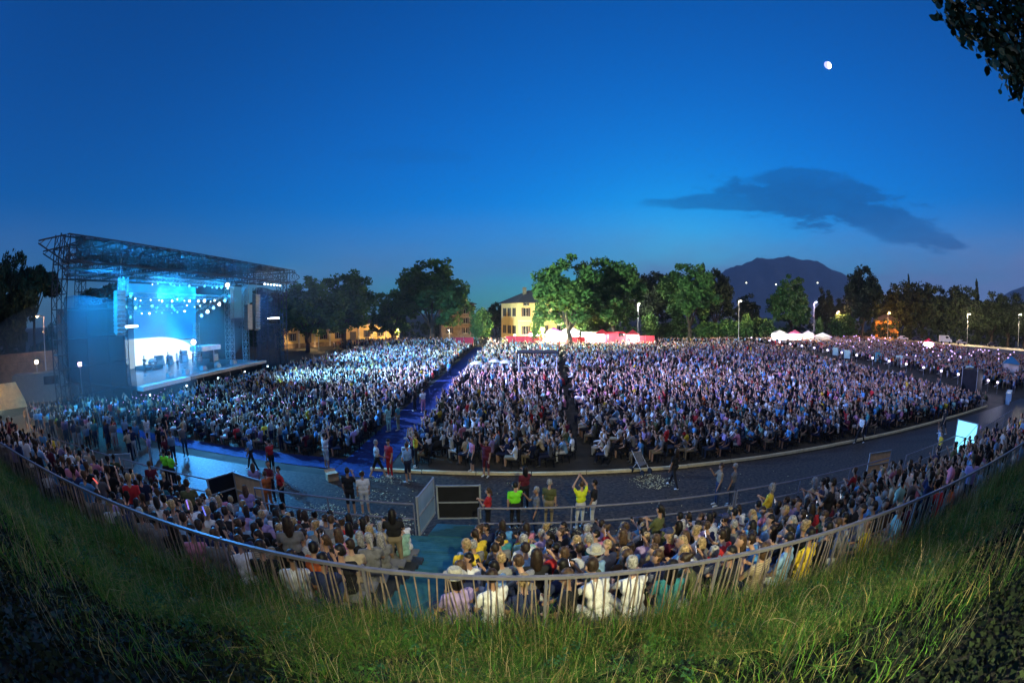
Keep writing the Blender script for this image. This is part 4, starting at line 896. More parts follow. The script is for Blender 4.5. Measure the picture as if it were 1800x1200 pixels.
PROTO = {'dark': [make_tree('dark', s) for s in (6, 7)], 'broad': [make_tree('broad', s) for s in (1, 2, 3, 4, 5)], 'pine': [make_tree('pine', s) for s in (11, 12)], 'narrow': [make_tree('narrow', s, 16) for s in (21, 22)], 'shrub': [make_tree('shrub', s, 4) for s in (31, 32)]}
BASEH = {'dark': 18.0, 'broad': 18.0, 'pine': 18.0, 'narrow': 16.0, 'shrub': 4.0}; BASEW = {'dark': 18*.36*1.95, 'broad': 18*.36*1.95, 'pine': 18*.36*1.9, 'narrow': 5.6, 'shrub': 3.7}
for ps in PROTO.values():
    for tr, cr in ps: tr.materials.append(M_BARK); cr.materials.append(M_LEAF)
def tree(px, top, wpx, dist, kind, label, group, k=None, loc=None, h=None, wid=None):
    x, y = az_at(px, dist) if loc is None else loc; h = h or height_at(px, top, dist); wid = wid or wpx/780*dist
    tr, cr = PROTO[kind][rnd.randrange(len(PROTO[kind])) if k is None else k]
    nm = {'broad': 'broadleaf_tree', 'dark': 'broadleaf_tree', 'pine': 'umbrella_pine', 'narrow': 'conifer_tree', 'shrub': 'shrub'}[kind]
    o = empty(nm, (x, y, 0), rnd.uniform(0, 6.28), label=label, cat='shrub' if kind == 'shrub' else 'tree', group=group); sx = wid/BASEW[kind]; o.scale = (sx, sx, h/BASEH[kind])
    link('trunk', tr, None, o); link('crown', cr, None, o); return o
G1 = 'trees along the far side of the field'
for a in ((540, 488, 112, 86, 'broad', 'broad dark tree just right of the stage with a forked trunk', G1, 0), (605, 473, 124, 93, 'broad', 'taller dark tree standing between the stage trees and ochre wall', G1, 1),
          (690, 513, 74, 99, 'broad', 'low dark tree left of the tallest left-hand tree', G1, 2), (758, 453, 128, 101, 'broad', 'tallest tree on the left before the brick house', G1, 3), (845, 540, 44, 94, 'shrub', 'small round bush-like tree before the yellow villa', G1, 0),
          (872, 528, 46, 128, 'dark', 'dark tree peeping out behind the left side of the villa', G1, 0), (1000, 450, 138, 89, 'broad', 'huge green tree covering the right half of the villa', G1, 0), (1078, 453, 118, 99, 'broad', 'green tree with dark trunk right of the huge one', G1, 2),
          (1040, 452, 80, 118, 'dark', 'dark tree filling the gap between the two big green trees', G1, 1), (1150, 472, 96, 121, 'dark', 'dark bare-topped tree behind the white street lamp', G1, 0), (1212, 461, 104, 114, 'broad', 'bright green tree left of the mountain', G1, 3), (1256, 466, 66, 134, 'dark', 'dark tree at the left foot of the mountain', G1, 0), (1236, 462, 26, 140, 'narrow', 'thin dark conifer spire behind the bright green tree', G1, 0),
          (1312, 514, 50, 150, 'dark', 'small dark tree below the mountain left slope', G1, 1), (1390, 484, 80, 150, 'broad', 'green tree in front of the mountain above the tents', G1, 0), (1450, 502, 44, 180, 'dark', 'small dark tree right of the purple street lamp', G1, 1), (1480, 520, 40, 190, 'dark', 'low dark tree under the mountain right slope', G1, 0), (1515, 460, 70, 150, 'dark', 'tall dark tree at the right foot of the mountain', G1, 0),
          (1578, 490, 82, 182, 'dark', 'first dark tree of the row along the lit road', G1, 1), (1620, 490, 90, 184, 'dark', 'second dark tree of the row along the lit road', G1, 0), (1597, 482, 14, 190, 'narrow', 'thin dark spire among the road trees', G1, 1), (1662, 500, 80, 186, 'dark', 'third dark tree of the row along the lit road', G1, 1), (1692, 496, 80, 184, 'dark', 'fourth dark tree of the row along the lit road', G1, 0), (1717, 490, 18, 190, 'narrow', 'pointed conifer over the right-hand road trees', G1, 0),
          (1742, 508, 84, 185, 'dark', 'fifth dark tree of the row along the lit road', G1, 1), (1772, 512, 80, 190, 'dark', 'sixth dark tree of the row along the lit road', G1, 1), (1800, 514, 84, 190, 'dark', 'last dark tree at the right edge of the picture', G1, 1)):
    tree(*a)
for a in ((18, 428, 100, 58, 'dark', 'tall black tree at the left edge of the picture', 'trees left of the stage', 0), (62, 466, 96, 60, 'pine', 'round-topped umbrella pine left of the stage tower', 'trees left of the stage', 0), (200, 498, 130, 74, 'pine', 'umbrella pine showing over the near cloth wing', 'trees left of the stage', 1), (95, 560, 60, 66, 'dark', 'low dark tree beneath the umbrella pine', 'trees left of the stage', 1), (470, 505, 90, 100, 'dark', 'dark tree behind the far cloth wing', 'trees left of the stage', 1), (-40, 420, 110, 55, 'dark', 'black tree cut by the left picture edge', 'trees left of the stage', 1)):
    tree(*a)
for k, (px, top, wpx, d, lab) in enumerate(((1142, 548, 36, 112, 'yellow-green bush lit by the white street lamp'), (1312, 552, 26, 118, 'small pointed bright bush under the middle street lamp'), (1282, 560, 50, 120, 'dark green bush left of the middle street lamp'), (1340, 560, 60, 125, 'wide bush below the green mountain tree'), (1440, 556, 16, 140, 'thin bright bush beside the purple street lamp'), (1480, 552, 56, 150, 'bush with orange-lit side near the road'), (945, 545, 24, 92, 'slim bush against the yellow villa wall'), (1045, 548, 70, 104, 'olive bush between trunks behind the white stall'), (1185, 566, 60, 118, 'low bush left of the green tree trunks'), (1245, 566, 54, 118, 'low bush right of the green tree trunks'))):
    tree(px, top, wpx, d, 'shrub', lab, 'bushes along the far side', k % 2)

def hedge(pa, da, pb, db, h, wd, label, seed, cols=DARKS, name='hedge'):
    a = Vector((*az_at(pa, da), 0)); b = Vector((*az_at(pb, db), 0)); d = b-a; Ln = d.length; r = random.Random(seed); cs = []; rs = []
    o = empty(name, a, atan2(d.y, d.x), label=label, cat='hedge', group='hedges behind the field')
    for k in range(int(Ln*h*1.1)): cs.append((r.uniform(0, Ln), r.uniform(-wd, wd), h*(r.uniform(.06, .95) + .16*sin(k*.9)*r.random()))); rs.append(r.uniform(.5, .95))
    V, F, cl = leaf_cloud(cs, rs, 34, .30, cols, seed); link('foliage', np_mesh('foliage', V, F, cl, quads=True), M_LEAF, o)
hedge(1030, 116, 1380, 150, 4.2, 1.2, 'green hedge running behind the stalls and the street lamps', 1, GREENS); hedge(1440, 165, 1830, 205, 7.5, 2.0, 'dark tall hedge closing the far side of the lit road', 2); hedge(690, 122, 775, 124, 4.6, 1.2, 'dark hedge between the ochre building and the brick house', 3); hedge(832, 122, 892, 124, 5.0, 1.2, 'dark hedge left of the yellow villa', 4); hedge(1380, 168, 1450, 172, 5.0, 1.5, 'dark hedge behind the tents', 5); hedge(-30, 66, 110, 70, 4.5, 1.5, 'dark hedge behind the stone wall at the left', 6); hedge(430, 110, 500, 112, 5, 1.5, 'dark hedge behind the far stage wing', 7)
# ------------------------------------------------------------------ houses and walls
def block(o, name, m, c, d, parent=None): return MB().box(c, d).build(name, m, parent or o)
M_YEL = mat('yellow ochre render', (.60, .42, .16), .85, .12, .5); M_STONE = mat('warm brick wall', (.24, .16, .09), .9, .25, 1.6, bump=.3); M_TILE = mat('dark roof tiles', (.055, .045, .045), .8, .2, 3, bump=.3); M_SHUT = mat('dark shutters', (.06, .045, .04), .7); M_GLASS = mat('dark window glass', (.01, .012, .015), .1, spec=.5); M_TRIM = mat('pale stone trim', (.50, .42, .30), .8)
def window(o, u, y, z, wd, h, side=False):
    def c(a, b, cz): return (b, a, cz) if side else (a, b, cz)
    def s(a, b, cz): return (b, a, cz) if side else (a, b, cz)
    f = block(o, 'window', M_GLASS, c(u, y-.02, z), s(wd, .06, h)); block(o, 'sill', M_TRIM, c(u, y-.12, z-h/2-.06), s(wd+.3, .2, .1), f)
    block(o, 'mullion', M_TRIM, c(u, y-.065, z), s(.06, .03, h), f)
    for k in (-1, 1): block(o, 'shutter', M_SHUT, c(u+k*(wd*.75+.05), y-.05, z), s(wd*.5, .08, h+.1), f)
def hip(o, hx0, hx1, hy0, hy1, z, h, over=.6):
    a, b, c_, d = hx0-over, hx1+over, hy0-over, hy1+over; m = (c_+d)/2; rl = (d-c_)/2
    rf = MB().add([(a,c_,z),(b,c_,z),(b,d,z),(a,d,z),(a+rl,m,z+h),(b-rl,m,z+h),(a,c_,z-.18),(b,c_,z-.18),(b,d,z-.18),(a,d,z-.18)], [(0,1,5,4),(1,2,5),(2,3,4,5),(3,0,4),(6,7,1,0),(7,8,2,1),(8,9,3,2),(9,6,0,3),(9,8,7,6)]).build('roof', M_TILE, o); return rf
hx, hy = az_at(911, 101)
villa = empty('villa', (hx, hy, 0), radians(24), label='yellow floodlit villa with dark shutters and hipped roof', cat='house')
block(villa, 'wall', M_YEL, (8, 5, 4.7), (16, 10, 9.4)); block(villa, 'string_course', M_TRIM, (8, -.06, 5.2), (16.1, .14, .2))
for u in (1.9, 6.6, 11.2):
    for z in (3.1, 7.2): window(villa, u, 0, z, 1.1, 1.9)
window(villa, 2.0, 0, 9.0, .7, .5)
for u in (2.2, 5.0, 7.8):
    for z in (3.1, 7.2): window(villa, u, 0, z, .9, 1.9, True)
rf = hip(villa, 0, 16, 0, 10, 9.5, 3.0)
for x, y in ((3.2, 3.4), (8, 5)): block(villa, 'chimney', M_STONE, (x, y, 12.0), (.7, .7, 2.2), rf)
x0 = Vector((*az_at(498, 97), 0)); x1 = Vector((*az_at(702, 112), 0)); dv = x1-x0
ob = empty('ochre_building', x0, atan2(dv.y, dv.x), label='long low ochre building with arched doorway behind the dark trees', cat='building'); Lb = dv.length
block(ob, 'wall', M_YEL, (Lb/2, 3, 2.2), (Lb, 6, 4.4)); block(ob, 'cornice', M_TRIM, (Lb/2, -.15, 4.5), (Lb+.5, .7, .25)); block(ob, 'plinth', M_STONE, (Lb/2, -.06, .5), (Lb+.1, .16, 1.0))
hip(ob, 0, Lb, 0, 6, 4.75, 1.6, .4)
for k in range(8):
    u = 2.2 + k*(Lb-4)/7
    if k % 3 == 1: block(ob, 'door', M_SHUT, (u, -.05, 1.5), (1.6, .12, 3.0))
    else: window(ob, u, 0, 2.4, .9, 1.5)
    block(ob, 'pilaster', M_TRIM, (u+1.6, -.09, 2.2), (.45, .2, 4.3))
bx0 = Vector((*az_at(776, 117), 0)); bb = empty('brick_house', bx0, radians(14), label='tall brown brick house behind the tallest left-hand tree', cat='house')
block(bb, 'wall', mat('dim brown brick', (.19, .125, .07), .9, .25, 1.6), (4.4, 5, 4.7), (8.8, 10, 9.4)); rfb = hip(bb, 0, 8.8, 0, 10, 9.5, 1.4); block(bb, 'chimney', M_STONE, (6.8, 3, 11.0), (.7, .7, 2), rfb)
for u in (2.2, 6.4):
    for z in (2.4, 5.0, 7.6): window(bb, u, 0, z, .9, 1.4)
ox = Vector((*az_at(1538, 170), 0)); oh = empty('orange_house', ox, radians(-42), label='orange-lit house beside the road under the dark trees', cat='house')
block(oh, 'wall', mat('orange render', (.62, .28, .07), .85), (5, 4, 3.6), (10, 8, 7.2)); hip(oh, 0, 10, 0, 8, 7.3, 2)
for u in (2.2, 5, 7.8): window(oh, u, 0, 2.2, 1.0, 1.4); window(oh, u, 0, 5.3, 1.0, 1.4)
lw = empty('stone_wall', (-50.5, 19.5, 0), radians(60), label='dim brown stone wall at the left edge of the picture', cat='wall')
for r_ in range(5):
    for k in range(9): MB().box((-8.1+k*1.8+(.9 if r_ % 2 else 0), rnd.uniform(-.02, .02), .45+r_*.9), (1.77, .6, .87)).build('stone', M_STONE, lw)

# ------------------------------------------------------------------ stalls, vans, lamps at the far side
M_RED = mat('red banner cloth', (.42, .02, .04), .7, .1, 2); M_TENT = mat('white tent cloth', (.75, .73, .70), .8, .05, 2, translucent=.4); M_TWHITE = mat('white vehicle paint', (.70, .68, .62), .35); M_TYRE = mat('tyre rubber', (.015, .015, .015), .8)
def point(name, loc, power, col, r=.3):
    l = bpy.data.lights.new(name, 'POINT'); l.energy = power; l.color = col; l.shadow_soft_size = r; o = bpy.data.objects.new(name, l); C.objects.link(o); o.location = loc; return o
def banner(pa, pb, dist, h, label, m=M_RED):
    a = Vector((*az_at(pa, dist), 0)); b = Vector((*az_at(pb, dist), 0)); d = b-a; n = max(2, round(d.length/2)); o = empty('banner_barrier', (a+b)/2, atan2(d.y, d.x), label=label, cat='banner', group='red banners at the far side'); Ln = d.length
    for k in range(n): MB().box((-Ln/2+Ln*(k+.5)/n, 0, h*.55), (Ln/n-.03, .04, h*.9)).build('cloth', m, o)
    for k in range(n+1): MB().tube((-Ln/2+Ln*k/n, .05, 0), (-Ln/2+Ln*k/n, .05, h+.1), .04).build('post', M_TRUSS, o)
banner(797, 832, 93, 1.9, 'short red banner left of the small round tree'); banner(889, 957, 92.6, 2.2, 'long crimson banner in front of the yellow villa'); banner(996, 1028, 92.3, 2.1, 'dark red banner in front of the glowing white stall'); banner(1119, 1150, 97, 2.3, 'crimson banner right of the red truck'); banner(1640, 1662, 120, 1.6, 'small pink banner near the road')
E_STALL = emis('glowing stall interior', (1.0, .93, .92), 4)
def stall(px, dist, wd, h, label, glow=True, m=M_TENT, power=800, col=(1, .86, .68)):
    x, y = az_at(px, dist); o = empty('market_stall', (x, y, 0), -atan2(x, y), label=label, cat='stall', group='stalls at the far side')
    for sx in (-1, 1):
        for sy in (-1, 1): MB().tube((sx*wd/2, sy*1.5, 0), (sx*wd/2, sy*1.5, h), .05).build('leg', M_TRUSS, o)
    MB().add([(-wd/2-.2,-1.7,h),(wd/2+.2,-1.7,h),(wd/2+.2,1.7,h),(-wd/2-.2,1.7,h),(0,0,h+1.0)], [(0,1,4),(1,2,4),(2,3,4),(3,0,4),(3,2,1,0)]).build('canopy', m, o)
    MB().box((0, 1.5, h/2), (wd, .06, h)).build('back_cloth', M_TENT, o); MB().box((0, -1.35, .5), (wd-.2, .4, 1.0)).build('counter', M_RED if glow else M_TWHITE, o)
    if glow: MB().box((0, 1.3, h*.62), (wd*.9, .1, h*.6)).build('light_panel', E_STALL, o)
    if power: point('stall_lamp', (x*.985, y*.985, h*.95), power, col)
    return o
stall(973, 95, 3.1, 3.0, 'glowing white stall with violet canopy under the huge tree', m=mat('violet canopy', (.35, .08, .42), .7), power=6000); stall(1003, 95.5, 3.6, 3.2, 'wider glowing white stall behind the dark red banner', power=4000)
stall(1058, 94.5, 2.6, 2.7, 'red-canopied stall glowing between the van and the truck', m=M_RED, power=2500, col=(1, .6, .55)); stall(1112, 96, 2.6, 2.6, 'red-canopied stall right of the red truck', m=M_RED, power=2000, col=(1, .6, .5)); stall(940, 95, 2.6, 2.7, 'red-canopied stall before the villa corner', m=M_RED, power=2000, col=(1, .6, .5)); stall(1370, 118, 4.4, 2.8, 'cream tent left of the pink one below the mountain'); stall(1397, 119, 3.6, 2.9, 'pink-lit tent below the green mountain tree', m=mat('pink tent cloth', (.75, .25, .40), .7, translucent=.4), col=(1, .5, .6)); stall(1420, 122, 3.4, 2.8, 'pointed cream tent right of the pink one', glow=False, power=300); stall(1446, 124, 4.6, 2.4, 'low white tent nearest the purple street lamp', glow=False, power=200)
stall(1632, 125, 3.0, 2.4, 'violet-lit tent beside the road', m=M_RED, col=(.8, .5, 1), power=500); stall(1780, 72, 3.0, 2.4, 'dark blue gazebo at the far right of the standing crowd', glow=False, m=mat('blue gazebo cloth', (.03, .18, .32), .7), power=0)
def van(px, dist, rz, m, label, L=5.2, H=2.3, cat='van'):
    x, y = az_at(px, dist); o = empty('parked_'+cat, (x, y, 0), rz, label=label, cat=cat, group='vehicles at the far side')
    prof = [(-L/2, .45), (-L/2, H*.97), (-L/2+.15, H), (L*.22, H), (L*.34, H*.62), (L/2-.1, H*.52), (L/2, .5)]
    if cat == 'car': prof = [(-L/2, .4), (-L/2, H*.6), (-L*.36, H*.66), (-L*.26, H), (L*.12, H), (L*.26, H*.66), (L/2-.1, H*.58), (L/2, .4)]
    n = len(prof); W = .9
    MB().add([(a, -W, b) for a, b in prof]+[(a, W, b) for a, b in prof], [tuple(range(n)), tuple(range(2*n-1, n-1, -1))]+[(i, n+i, n+(i+1) % n, (i+1) % n) for i in range(n)]).build('body', m, o)
    for s in (-1, 1):
        MB().box((L*.10, s*(W+.006), H*.78), (L*.22, .02, H*.24)).build('window', M_GLASS, o)
        for u in (-.31, .31):
            t = MB(); t.lathe([(.1, -.11), (.33, -.11), (.35, 0), (.33, .11), (.1, .11)], 14); t.v = [(u*L+v[0], s*(W-.08)+v[2], .35+v[1]) for v in t.v]; t.build('wheel', M_TYRE, o)
    for s in (-1, 1): MB().box((L/2-.02, s*.65, .75), (.08, .3, .16)).build('headlight', M_TENT, o)
    return o
van(1043, 96.5, .1, M_TWHITE, 'white food van behind the white stalls', 5, 3.0); van(1085, 96.5, .12, M_RED, 'red food truck beside the dark trunk', 6, 3.1, 'truck'); van(1662, 156, -.9, M_TWHITE, 'white van parked on the lit road', 5.2, 2.4).location.z = 1.2
for k, (px, d, m, lab) in enumerate(((1587, 156, M_TWHITE, 'white car before the orange house'), (1612, 157, mat('dark car paint', (.03, .03, .05), .3), 'dark car parked right of the orange house'), (1690, 155, mat('silver car paint', (.3, .3, .32), .3), 'silver car on the road right of the white van'), (1745, 157, _m['dark car paint'], 'dark car near the right end of the road'))): van(px, d, -.95, m, lab, 4.3, 1.45, 'car').location.z = 1.2
def street_lamp(px, top, dist, label, col, power, hp=None):
    x, y = az_at(px, dist); h = height_at(px, top, dist); o = empty('street_lamp', (x, y, 0), label=label, cat='street lamp', group='street lamps')
    MB().tube((0, 0, 0), (0, 0, h), .09, .05, 8).build('pole', M_FRAME, o); MB().tube((0, 0, h), (.0, -.9, h+.15), .04).build('arm', M_FRAME, o); MB().box((0, -1.0, h+.14), (.3, .6, .14)).build('head', M_FRAME, o)
    MB().lathe([(.05, -.12), (.17, -.06), (.17, .0)], 10, (0, -1.0, h+.06)).build('bulb', emis('street bulb '+str(px), col, 8), o); point('street_lamp_light', (x, y-1.0, h-.25), power, col, .15)
street_lamp(1121, 534, 108, 'white street lamp right of the green trees', (1, .95, .8), 1600); street_lamp(1298, 529, 116, 'slim street lamp left of the mountain tree', (1, .75, .45), 1600); street_lamp(1430, 531, 126, 'violet-white street lamp below the mountain', (.85, .75, 1), 1600)
street_lamp(78, 556, 52, 'orange street lamp left of the stage tower', (1, .55, .28), 60); street_lamp(560, 566, 92, 'warm lamp before the ochre building', (1, .68, .32), 1500); street_lamp(1560, 550, 160, 'orange lamp before the orange house', (1, .45, .12), 5000); street_lamp(1700, 552, 158, 'warm lamp over the lit road', (1, .75, .4), 6000); street_lamp(1470, 548, 150, 'pinkish lamp by the orange-lit bush', (1, .5, .35), 1200); street_lamp(700, 575, 104, 'warm lamp before the right end of the ochre building', (1, .68, .32), 1200)
street_lamp(905, 588, 94, 'low warm lamp lighting the villa front', (1, .76, .30), 4200); street_lamp(955, 578, 92, 'low warm lamp beside the slim bush', (1, .76, .30), 3800); street_lamp(790, 580, 106, 'warm lamp before the brick house', (1, .72, .4), 90); street_lamp(1790, 553, 158, 'warm lamp at the right end of the road', (1, .8, .5), 5000)
# floodlights in a row between the seats and the standing crowd
M_FLOOD = emis('violet white floodlight', (.74, .62, 1.0), 2.5)
for k in range(20):
    y = 22 + 90*(k/19)**1.35; x = lamp_x(y)
    o = empty('floodlight', (x, y, 0), radians(100), label=f'small violet-white floodlight on a post, {ORD[k]} of the row counted from the right', cat='floodlight', group='row of floodlights beside the right seats'); s = 1 + k*.035
    MB().tube((0, 0, 0), (0, 0, 1.15), .03).build('post', M_FRAME, o); MB().box((0, 0, 1.25), (.36*s, .16, .24*s)).build('housing', M_BLACK, o); MB().box((0, -.095, 1.25), (.30*s, .03, .18*s)).build('glass', M_FLOOD, o); MB().box((0, .095, 1.25), (.30*s, .03, .18*s)).build('glass', M_FLOOD, o)
    MB().box((0, .9, .98), (.05, 1.9, .05)).build('streak_rail', M_TWHITE, o)  # white rail added in the shape of the lamp's light streak
    if k < 14: spot('floodlight_beam', (x-.15, y, 1.35), (x-4, y-.4, .3), 60, (.75, .72, 1), 100, .8, .1)
for k, (px, py, c, lab) in enumerate(((1352, 612, 'maroon', 'first'), (1437, 618, 'red', 'second'), (1462, 628, 'mint', 'third'), (1482, 634, 'mint', 'fourth'), (1537, 640, 'teal', 'fifth'), (1574, 646, 'mint', 'sixth'), (1698, 668, 'mint', 'seventh'))):
    d = ray(px, py); t = -CAM_H/d[2]; o = empty('sign_board', (d[0]*t+1.0, d[1]*t, 0), radians(100), label=f'upright {c} sign board beside the floodlights, {lab} from the left', cat='sign board', group='sign boards by the floodlights')
    MB().box((0, 0, 1.1), (1.5, .06, 1.4)).build('board', M_TOP[c], o); MB().box((.4, -.035, 1.1), (.5, .02, 1.3)).build('stripe', M_TOP['white'], o)
    for s in (-.6, .6): MB().tube((s, .06, 0), (s, .06, 1.9), .035).build('post', M_FRAME, o)
# sound tower, mixing position and odds and ends
st = empty('sound_tower', (48.6, 24.8, 0), .2, label='black cloth-covered speaker box at the right corner of the seats', cat='speaker tower'); MB().box((0, 0, 1.4), (3.2, 2.2, 2.2)).build('cloth', M_BLACK, st)
for sx in (-1, 1):
    for sy in (-1, 1): MB().tube((sx*1.6, sy*1.1, 0), (sx*1.6, sy*1.1, 2.9), .05).build('post', M_FRAME, st)
bb_ = empty('blue_bench', (47, 18.2, 0), .3, label='pale blue bar counter at the right edge', cat='counter'); MB().box((0, 0, 1.05), (3.0, .7, .12)).build('top', M_PBLUE, bb_)
for s in (-1, 1): MB().box((s*1.3, 0, .5), (.12, .6, .98)).build('leg', M_PBLUE, bb_)
fx, fy = 2.6, 45.5
fo = empty('mixing_tower', (fx, fy, 0), label='dark scaffold mixing tower with pale rail among the seats', cat='mixing tower')
for sx in (-1, 1):
    for sy in (-1, 1): MB().tube((sx*1.9, sy*1.5, 0), (sx*1.9, sy*1.5, 3.0), .05).build('post', M_TRUSS, fo)
MB().box((0, 0, .4), (4, 3.2, .12)).build('floor', M_BLACK, fo); MB().box((0, 0, 3.02), (4.2, 3.4, .1)).build('canopy', M_BLACK, fo); MB().box((0, .2, 1.1), (3.2, .8, .25)).build('desk', M_BLACK, fo); MB().tube((-1.9, -1.5, 1.6), (1.9, -1.5, 1.6), .04).build('rail', M_TRUSS, fo)
for k, (x, y, lab) in enumerate(((-3.6, 45, 'left'), (-1.8, 47, 'middle'), (-.6, 46, 'right'))):
    o = empty('white_parasol', (x, y, 0), label=f'small white parasol beside the mixing tower, {lab} of three', cat='parasol', group='white parasols by the mixing tower')
    MB().tube((0, 0, 0), (0, 0, 2.3), .03).build('pole', M_TRUSS, o); MB().lathe([(.75, 1.85), (.6, 1.93), (.35, 2.05), (.02, 2.12)], 10).build('canopy', M_TENT, o)
# left edge: lit marquee and parked lorry
mq = empty('marquee', (-34.5, 11.2, 0), radians(70), label='warmly lit yellow marquee at the left edge', cat='marquee')
MB().add([(-3,-2,1.9),(3,-2,1.9),(3,2,1.9),(-3,2,1.9),(-2.2,0,3.4),(2.2,0,3.4)], [(0,1,5,4),(1,2,5),(2,3,4,5),(3,0,4),(3,2,1,0)]).build('canopy', mat('cream marquee cloth', (.75, .60, .32), .8, translucent=.5), mq)
for sx in (-2.9, 2.9):
    for sy in (-1.9, 1.9): MB().tube((sx, sy, 0), (sx, sy, 1.9), .05).build('pole', M_TRUSS, mq)
MB().lathe([(.02, -.1), (.12, -.05), (.12, .05), (.02, .1)], 8, (0, 0, 1.7)).build('bulb', emis('marquee bulb', (1, .75, .35), 25), mq); point('marquee_light', (-34.5, 11.2, 1.4), 260, (1, .72, .35))
lo = van(75, 46, 1.0, mat('dull grey lorry', (.08, .08, .08), .6), 'long grey lorry parked left of the stage', 8, 3.0, 'truck')
for px, py, d, c, lab in ((138, 640, 45, (1, .6, .9), 'pink-white floodlight glowing beside the stage wing'), (34, 662, 48, (1, .6, .5), 'small pinkish floodlight before the stone wall'), (62, 636, 52, (1, .7, .4), 'small warm lamp beneath the umbrella pine')):
    x, y = az_at(px, d); h = height_at(px, py, d); o = empty('floodlight', (x, y, 0), -atan2(x, y), label=lab, cat='floodlight'); MB().tube((0, 0, 0), (0, 0, h), .05).build('post', M_FRAME, o); MB().box((0, -.05, h), (.5, .2, .4)).build('housing', M_BLACK, o); MB().box((0, -.17, h), (.4, .05, .32)).build('glass', emis('flood '+lab, c, 14), o); point('flood_light', (x*.99, y*.99, h), 15, c)
# ------------------------------------------------------------------ wild grass on the bank
def grass(n, xr, yr, hmin, hmax, wd, pal, pw, bend, seed, dens=None, base=None):
    g = np.random.default_rng(seed); x = g.uniform(*xr, n*2); y = g.uniform(*yr, n*2)
    f = np.clip(.5 + .35*np.sin(x*2.1+np.sin(y*3.3)*1.4)*np.cos(y*2.7+x*.6) + .35*np.sin(x*7.3+y*4.1)*np.sin(y*8.7-x*3.2), 0, 1) ; keep = g.random(n*2) < (.25+.75*f)
    x, y, f = x[keep][:n], y[keep][:n], f[keep][:n]; n = len(x); z = bank_z(x, y)-.01
    tuft = np.clip(np.sin(x*1.13+1.7*np.sin(y*.9))*np.sin(y*1.9+x*.37)+.35*np.sin(x*3.7), 0, 1); h = g.uniform(hmin, hmax, n)*(.40+.6*f+.75*tuft); a = g.uniform(0, 2*pi, n); lean = g.normal(0, bend, n); dx, dy = np.cos(a)*lean*h, np.sin(a)*lean*h
    ta = g.uniform(0, 2*pi, n); wx, wy = np.cos(ta)*wd*g.uniform(.6, 1.4, n), np.sin(ta)*wd*g.uniform(.6, 1.4, n)
    b = np.stack([x, y, z], 1); w_ = np.stack([wx, wy, 0*wx], 1); m = b + np.stack([dx*.3, dy*.3, h*.6], 1); t = b + np.stack([dx, dy, h*np.sqrt(np.clip(1-lean**2*.5, .2, 1))], 1)
    V = np.stack([b-w_, b+w_, m+w_*.75, m-w_*.75, t], 1).reshape(-1, 3); o = (np.arange(n)*5)[:, None]
    T = np.stack([o+np.array([0, 1, 2]), o+np.array([0, 2, 3]), o+np.array([3, 2, 4])], 1).reshape(-1, 3)
    ci = np.asarray(pal)[g.choice(len(pal), n, p=pw)]*g.uniform(.7, 1.3, (n, 1)); return V, T, np.repeat(ci, 3, 0)
PALG = [(.070, .175, .020), (.045, .125, .020), (.120, .165, .028), (.36, .28, .10), (.17, .15, .05)]; PW = [.34, .26, .20, .10, .10]
parts = [grass(7000, (-8, 9), (.9, 2.4), .08, .35, .006, PALG, PW, .9, 9), grass(16000, (-16, 22), (3.4, 4.45), .25, .62, .0045, PALG, PW, .6, 8), grass(120000, (-7.5, 8.5), (1.9, 4.4), .06, .24, .0036, PALG, PW, 1.1, 1), grass(34000, (-16, -7.5), (1.4, 4.4), .08, .32, .007, PALG, PW, .9, 2), grass(40000, (8.5, 19), (1.2, 4.4), .08, .32, .007, PALG, PW, .9, 3), grass(26000, (19, 40), (-1, 4.4), .15, .45, .010, PALG, PW, .5, 4), grass(16000, (-30, -16), (-1, 4.4), .15, .45, .010, PALG, PW, .5, 5),
         grass(3600, (-16, 22), (.6, 4.5), .45, .85, .0022, [(.36, .29, .15), (.26, .22, .11)], [.5, .5], .35, 6), grass(1500, (-5, 14), (3.7, 4.4), .5, .8, .003, [(.34, .27, .13), (.10, .13, .04)], [.5, .5], .3, 7)]
V = []; T = []; K = []; off = 0
for v, t, c_ in parts: V.append(v); T.append(t+off); K.append(c_); off += len(v)
tag(link('wild_grass', np_mesh('wild_grass', np.concatenate(V), np.concatenate(T), np.concatenate(K)), attr_mat('grass blades', translucent=.3)), 'tall wild grass covering the bank below the camera', 'grass', None, 'stuff')
for k, (x, y, r, a0) in enumerate(((2.5, 2.6, .20, 2.6), (3.1, 2.8, .16, .3))):
    z = float(bank_z(x, y)); pts = [(x + r*cos(a0+t*2.6)*1.4, y + r*sin(a0+t*2.6)*.6, z + .16 + .22*sin(t*pi)) for t in np.linspace(0, 1, 10)]
    tag(MB().path([(pts[0][0], pts[0][1], z-.02)]+pts, [.0035]*11, 5).build('dry_stalk', mat('dry stalk', (.26, .22, .12), .8)), f'arched dry stalk lying in the bank grass, {ORD[k]} of two', 'stalk', 'arched dry stalks')
wr = np.random.default_rng(33); nw = 1150                             # leafy weeds among the grass
wx = wr.uniform(-14, 20, nw); wy = wr.uniform(2.0, 4.4, nw); rr2 = wr.uniform(.05, .17, nw); wz = bank_z(wx, wy) + rr2*.7 + wr.uniform(0, .12, nw)
V, F, cl = leaf_cloud(np.stack([wx, wy, wz], 1), rr2, 34, .022, [(.06, .15, .03), (.04, .12, .05), (.10, .15, .03), (.05, .10, .02), (.03, .10, .04), (.16, .15, .05)], 34, 1.2)
tag(link('weeds', np_mesh('weeds', V, F, cl, quads=True), attr_mat('weed leaves', translucent=.3)), 'leafy weeds growing through the bank grass', 'weeds', None, 'stuff')
gi = np.random.default_rng(21); n_i = 42000                          # ivy added to darken the lower corners; the shade is in its colour
